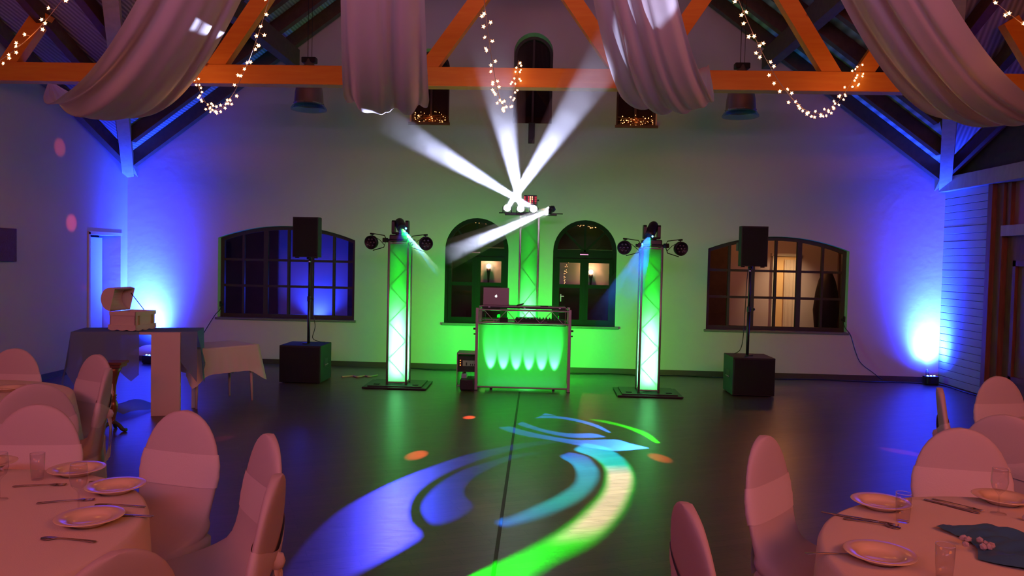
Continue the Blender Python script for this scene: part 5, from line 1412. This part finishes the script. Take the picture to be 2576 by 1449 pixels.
drape(.24, 1.52, 'white ceiling drape right of centre, struck by a white beam', 8, zl=2.82, hwn=.26, hwm=.36, hwe=.14, yv=6.1)
drape(1.25, 5.15, 'white ceiling drape sweeping down to the upper right', 11, zl=2.75, hwn=.30, hwm=.40, hwe=.05, zb=3.40)

# ================================================================== STAR LIGHT STRINGS
def star_bm():
    bm = B(); c0 = bm.verts.new((0, 0, .004)); c1 = bm.verts.new((0, 0, -.008)); ring = []
    for k in range(10):
        a = 2*PI*k/10; r = .0175 if k % 2 == 0 else .0068
        ring.append(bm.verts.new((r*math.cos(a), r*math.sin(a), .003 if k % 2 == 0 else 0)))
    for k in range(10):
        bm.faces.new((ring[k], ring[(k+1) % 10], c0)); bm.faces.new((ring[(k+1) % 10], ring[k], c1))
    bmesh.ops.create_icosphere(bm, subdivisions=1, radius=.0075)
    return bm
star = None
def light_string(pts, lab, seed, step=.105, power=2.0):
    global star
    rnd = random.Random(seed); P = smooth_pts(pts, 10)
    t = thing('string_light', lab, 'string lights', tuple(P[len(P)//2]), 0, 'star light strings')
    o0 = t.location.copy()
    bm = B(); tube(bm, [p-o0 for p in P], .0022, 5)
    acc = 0; bulbs = []
    for a, b_ in zip(P, P[1:]):
        L = (b_-a).length
        acc += L
        if acc >= step:
            acc = 0
            for s in range(rnd.choice((1, 2, 2))):
                dv = Vector((rnd.uniform(-1, 1), rnd.uniform(-.3, .3), rnd.uniform(-.9, .4))).normalized()*rnd.uniform(.022, .04)
                q = b_+dv; rod(bm, b_-o0, q-o0, .0012, n=4); bulbs.append(q)
    finish('wire', bm, MT['wire'], t)
    for q in bulbs:
        rot = (PI/2+rnd.uniform(-.4, .4), rnd.uniform(-.5, .5), rnd.uniform(-.6, .6))
        if star is None:
            star = finish('star_bulb', star_bm(), MT['bulb'], t); o = star
        else: o = star.copy(); COL.objects.link(o); o.parent = t
        o.location = q-o0; o.rotation_euler = rot
    for f in (.45, .8):
        q = P[int(len(P)*f)]
        light('string_glow', 'POINT', q+Vector((0, 0, -.03)), (1, .30, .06), power, shadow_soft_size=.12)
    return t
def swag(xa, xb, zl=2.80, yv=6.05, ya=3.85, za=3.75, yb=7.93, zb=3.66, curl=0, n=14):
    out = []
    for k in range(n+1):
        s = k/n; y = ya+(yb-ya)*s; x = xa+(xb-xa)*s
        z = zl+((za-zl)/(yv-ya)**2 if y < yv else (zb-zl)/(yb-yv)**2)*(y-yv)**2
        out.append((x+curl*math.sin(PI*s), y, z))
    return out
light_string([(-2.0, 3.9, 3.8), (-2.75, 4.5, 3.35), (-3.12, 4.8, 3.16), (-3.62, 5.12, 2.97), (-4.6, 5.9, 2.92), (-5.5, 6.8, 3.15), (-6.1, 7.4, 3.45)], 'star-shaped fairy lights at the upper left corner', 21)
light_string(swag(-1.20, -3.74, 2.79)+[(-3.76, 7.95, 3.55), (-3.78, 7.96, 3.45)], 'loop of star-shaped fairy lights hanging between the two left drapes', 22)
light_string(swag(-.42, -.30, 2.84)+[(-.30, 7.95, 3.5), (-.32, 7.96, 3.42)], 'loop of star-shaped fairy lights hanging in the centre of the beam', 23)
light_string(swag(.62, 3.15, 2.83)+[(3.17, 7.95, 3.5), (3.10, 7.96, 3.42)], 'long loop of star-shaped fairy lights hanging between the two right drapes', 24)
light_string([(1.6, 3.9, 3.85), (2.2, 4.35, 3.40), (2.5, 4.6, 3.24), (3.28, 5.2, 3.11), (4.2, 5.9, 3.08), (5.0, 6.5, 3.25), (5.6, 7.0, 3.5)], 'star-shaped fairy lights at the upper right corner', 25)
# tangled fairy lights on the two upper ledges
def tangle(x0, x1, y, z0, lab, seed):
    rnd = random.Random(seed)
    t = thing('ledge_lights', lab, 'string lights', ((x0+x1)/2, y, z0), 0, 'fairy lights on the upper ledges')
    bm = B(); 
    for k in range(10): tube(bm, smooth_pts([(rnd.uniform(x0, x1)-(x0+x1)/2, rnd.uniform(-.07, .07), rnd.uniform(.012, .13)) for _ in range(5)], 4), .004, 4)
    finish('twigs', bm, MT['brown'], t)
    src = None
    for k in range(46):
        p = (rnd.uniform(x0+.02, x1-.02)-(x0+x1)/2, rnd.uniform(-.08, .06), rnd.uniform(.01, .165)*(1 if rnd.random() > .2 else .6))
        if src is None:
            bm = B(); bmesh.ops.create_icosphere(bm, subdivisions=1, radius=.006); src = finish('tiny_bulb', bm, MT['bulb_s'], t); o = src
        else: o = src.copy(); COL.objects.link(o); o.parent = t
        o.location = p; s = rnd.choice((.7, .9, 1.3)); o.scale = (s, s, s)
    light('ledge_glow', 'POINT', ((x0+x1)/2, y, z0+.09), (1, .28, .05), .9, shadow_soft_size=.05)
tangle(-1.95, -1.42, YB+.09, 3.562, 'tangled fairy lights on the ledge of the left upper window', 31)
tangle(1.02, 1.56, YB+.09, 3.562, 'tangled fairy lights on the ledge of the right upper window', 32)
# small lights behind the arched windows; the fanlight ones imitate reflections in the glass
for (pts, lab, sd) in (([(-1.3, 12.3, 2.28), (-1.05, 12.3, 2.20), (-.85, 12.3, 2.19), (-.7, 12.3, 2.20)], 'tiny bulbs behind the left arched fanlight, standing in for reflected string lights', 41),
                       ([(.37, 12.3, 2.32), (.5, 12.3, 2.22), (.66, 12.3, 2.17), (.82, 12.3, 2.16), (.98, 12.3, 2.22), (1.08, 12.3, 2.24)], 'tiny bulbs behind the right arched fanlight, standing in for reflected string lights', 42),
                       ([(.24, 12.3, 1.65), (.25, 12.3, 1.45), (.24, 12.3, 1.25)], 'curtain of tiny lights behind the left pane of the right arched window', 43),
                       ([(.42, 12.35, 1.68), (.38, 12.35, 1.5), (.36, 12.35, 1.35), (.35, 12.35, 1.22)], 'second strand of tiny lights behind the left pane of the right arched window', 44)):
    rnd = random.Random(sd); t = thing('tiny_light_string', lab, 'string lights', pts[0], 0, 'tiny lights behind the arched windows'); P = smooth_pts(pts, 8); o0 = t.location.copy()
    bm = B(); tube(bm, [p-o0 for p in P], .002, 4); finish('wire', bm, MT['cable'], t); src = None
    for p in P:
        q = p-o0+Vector((rnd.uniform(-.02, .02), 0, rnd.uniform(-.02, .02)))
        if src is None:
            bm = B(); bmesh.ops.create_icosphere(bm, subdivisions=1, radius=.006); src = finish('tiny_bulb', bm, MT['bulb_s'], t); o = src
        else: o = src.copy(); COL.objects.link(o); o.parent = t
        o.location = q

# ================================================================== HAZE hanging in the beams
def haze_mat(name, dens, L, fade0=.0, fade1=1.0, wisp=.6, seed=0):
    m = bpy.data.materials.new(name); m.use_nodes = True; nt = m.node_tree; nt.nodes.clear()
    o = nt.nodes.new('ShaderNodeOutputMaterial'); vs = nt.nodes.new('ShaderNodeVolumeScatter'); vs.inputs['Color'].default_value = (.95, .95, 1, 1)
    tc = nt.nodes.new('ShaderNodeTexCoord'); sx = nt.nodes.new('ShaderNodeSeparateXYZ'); nt.links.new(tc.outputs['Object'], sx.inputs[0])
    mr = nt.nodes.new('ShaderNodeMapRange'); mr.inputs[1].default_value = L*fade0; mr.inputs[2].default_value = L*fade1; mr.inputs[3].default_value = 1; mr.inputs[4].default_value = 0
    mr.interpolation_type = 'SMOOTHSTEP'; nt.links.new(sx.outputs['Z'], mr.inputs[0])
    n = nt.nodes.new('ShaderNodeTexNoise'); n.inputs['Scale'].default_value = 3.5; n.inputs['Detail'].default_value = 3; n.inputs['Distortion'].default_value = .8
    mp = nt.nodes.new('ShaderNodeMapping'); mp.inputs['Location'].default_value = (seed*3.1, seed*1.7, 0); nt.links.new(tc.outputs['Object'], mp.inputs[0]); nt.links.new(mp.outputs[0], n.inputs['Vector'])
    r = nt.nodes.new('ShaderNodeMapRange'); r.inputs[1].default_value = .35; r.inputs[2].default_value = .65; r.inputs[3].default_value = 1-wisp; r.inputs[4].default_value = 1+wisp; nt.links.new(n.outputs['Fac'], r.inputs[0])
    mu = nt.nodes.new('ShaderNodeMath'); mu.operation = 'MULTIPLY'; nt.links.new(mr.outputs[0], mu.inputs[0]); nt.links.new(r.outputs[0], mu.inputs[1])
    m2 = nt.nodes.new('ShaderNodeMath'); m2.operation = 'MULTIPLY'; m2.inputs[1].default_value = dens; nt.links.new(mu.outputs[0], m2.inputs[0])
    nt.links.new(m2.outputs[0], vs.inputs['Density']); nt.links.new(vs.outputs[0], o.inputs['Volume'])
    return m
def haze(p0, p1, rr0, rr1, dens, lab, seed, **kw):
    p0, p1 = Vector(p0), Vector(p1); d = p1-p0; L = d.length
    bm = B(); lathe(bm, [(rr0, 0), (rr0+(rr1-rr0)*.5, L*.5), (rr1, L)], 20)
    o = finish('haze', bm, haze_mat('stage_haze_%d' % seed, dens, L, seed=seed, **kw), None, True)
    o.location = p0; o.rotation_euler = d.to_track_quat('Z', 'Y').to_euler()
    return tag(o, lab, 'haze', None, 'stuff')
HL = ['haze lit by the beam rising to the right drape', 'haze lit by the beam rising to the centre light string', 'haze lit by the beam rising to the left-centre drape', 'haze lit by the beam slanting down to the left arched window']
for i, (hx, hz, tg) in enumerate(HEADS):
    src = Vector((hx, 10.08 if i < 3 else 9.99, hz)); T = Vector(tg); d = (T-src); L = d.length; d.normalize()
    e = src+d*(L-(.25 if i < 3 else -.10))
    haze(src+d*.02, e, .05, .05+math.tan(R((2.6, 2.6, 2.6, 6)[i]))*(e-src).length, (.5, .5, .5, 3.0)[i], HL[i], i+1, fade0=(.5, .45, .55, .75)[i], fade1=1.0, wisp=(.6, .6, .6, .9)[i])
# coloured gobo beams
haze(cR+dR*.16, cR+dR*1.75, .05, .36, .15, 'haze lit blue below the right moving head', 11, fade0=.35, fade1=1.0, wisp=.8)
haze(cL+dL*.16, cL+dL*1.5, .05, .36, .045, 'faint haze lit below the left moving head', 12, fade0=.2, fade1=1.0, wisp=.8)
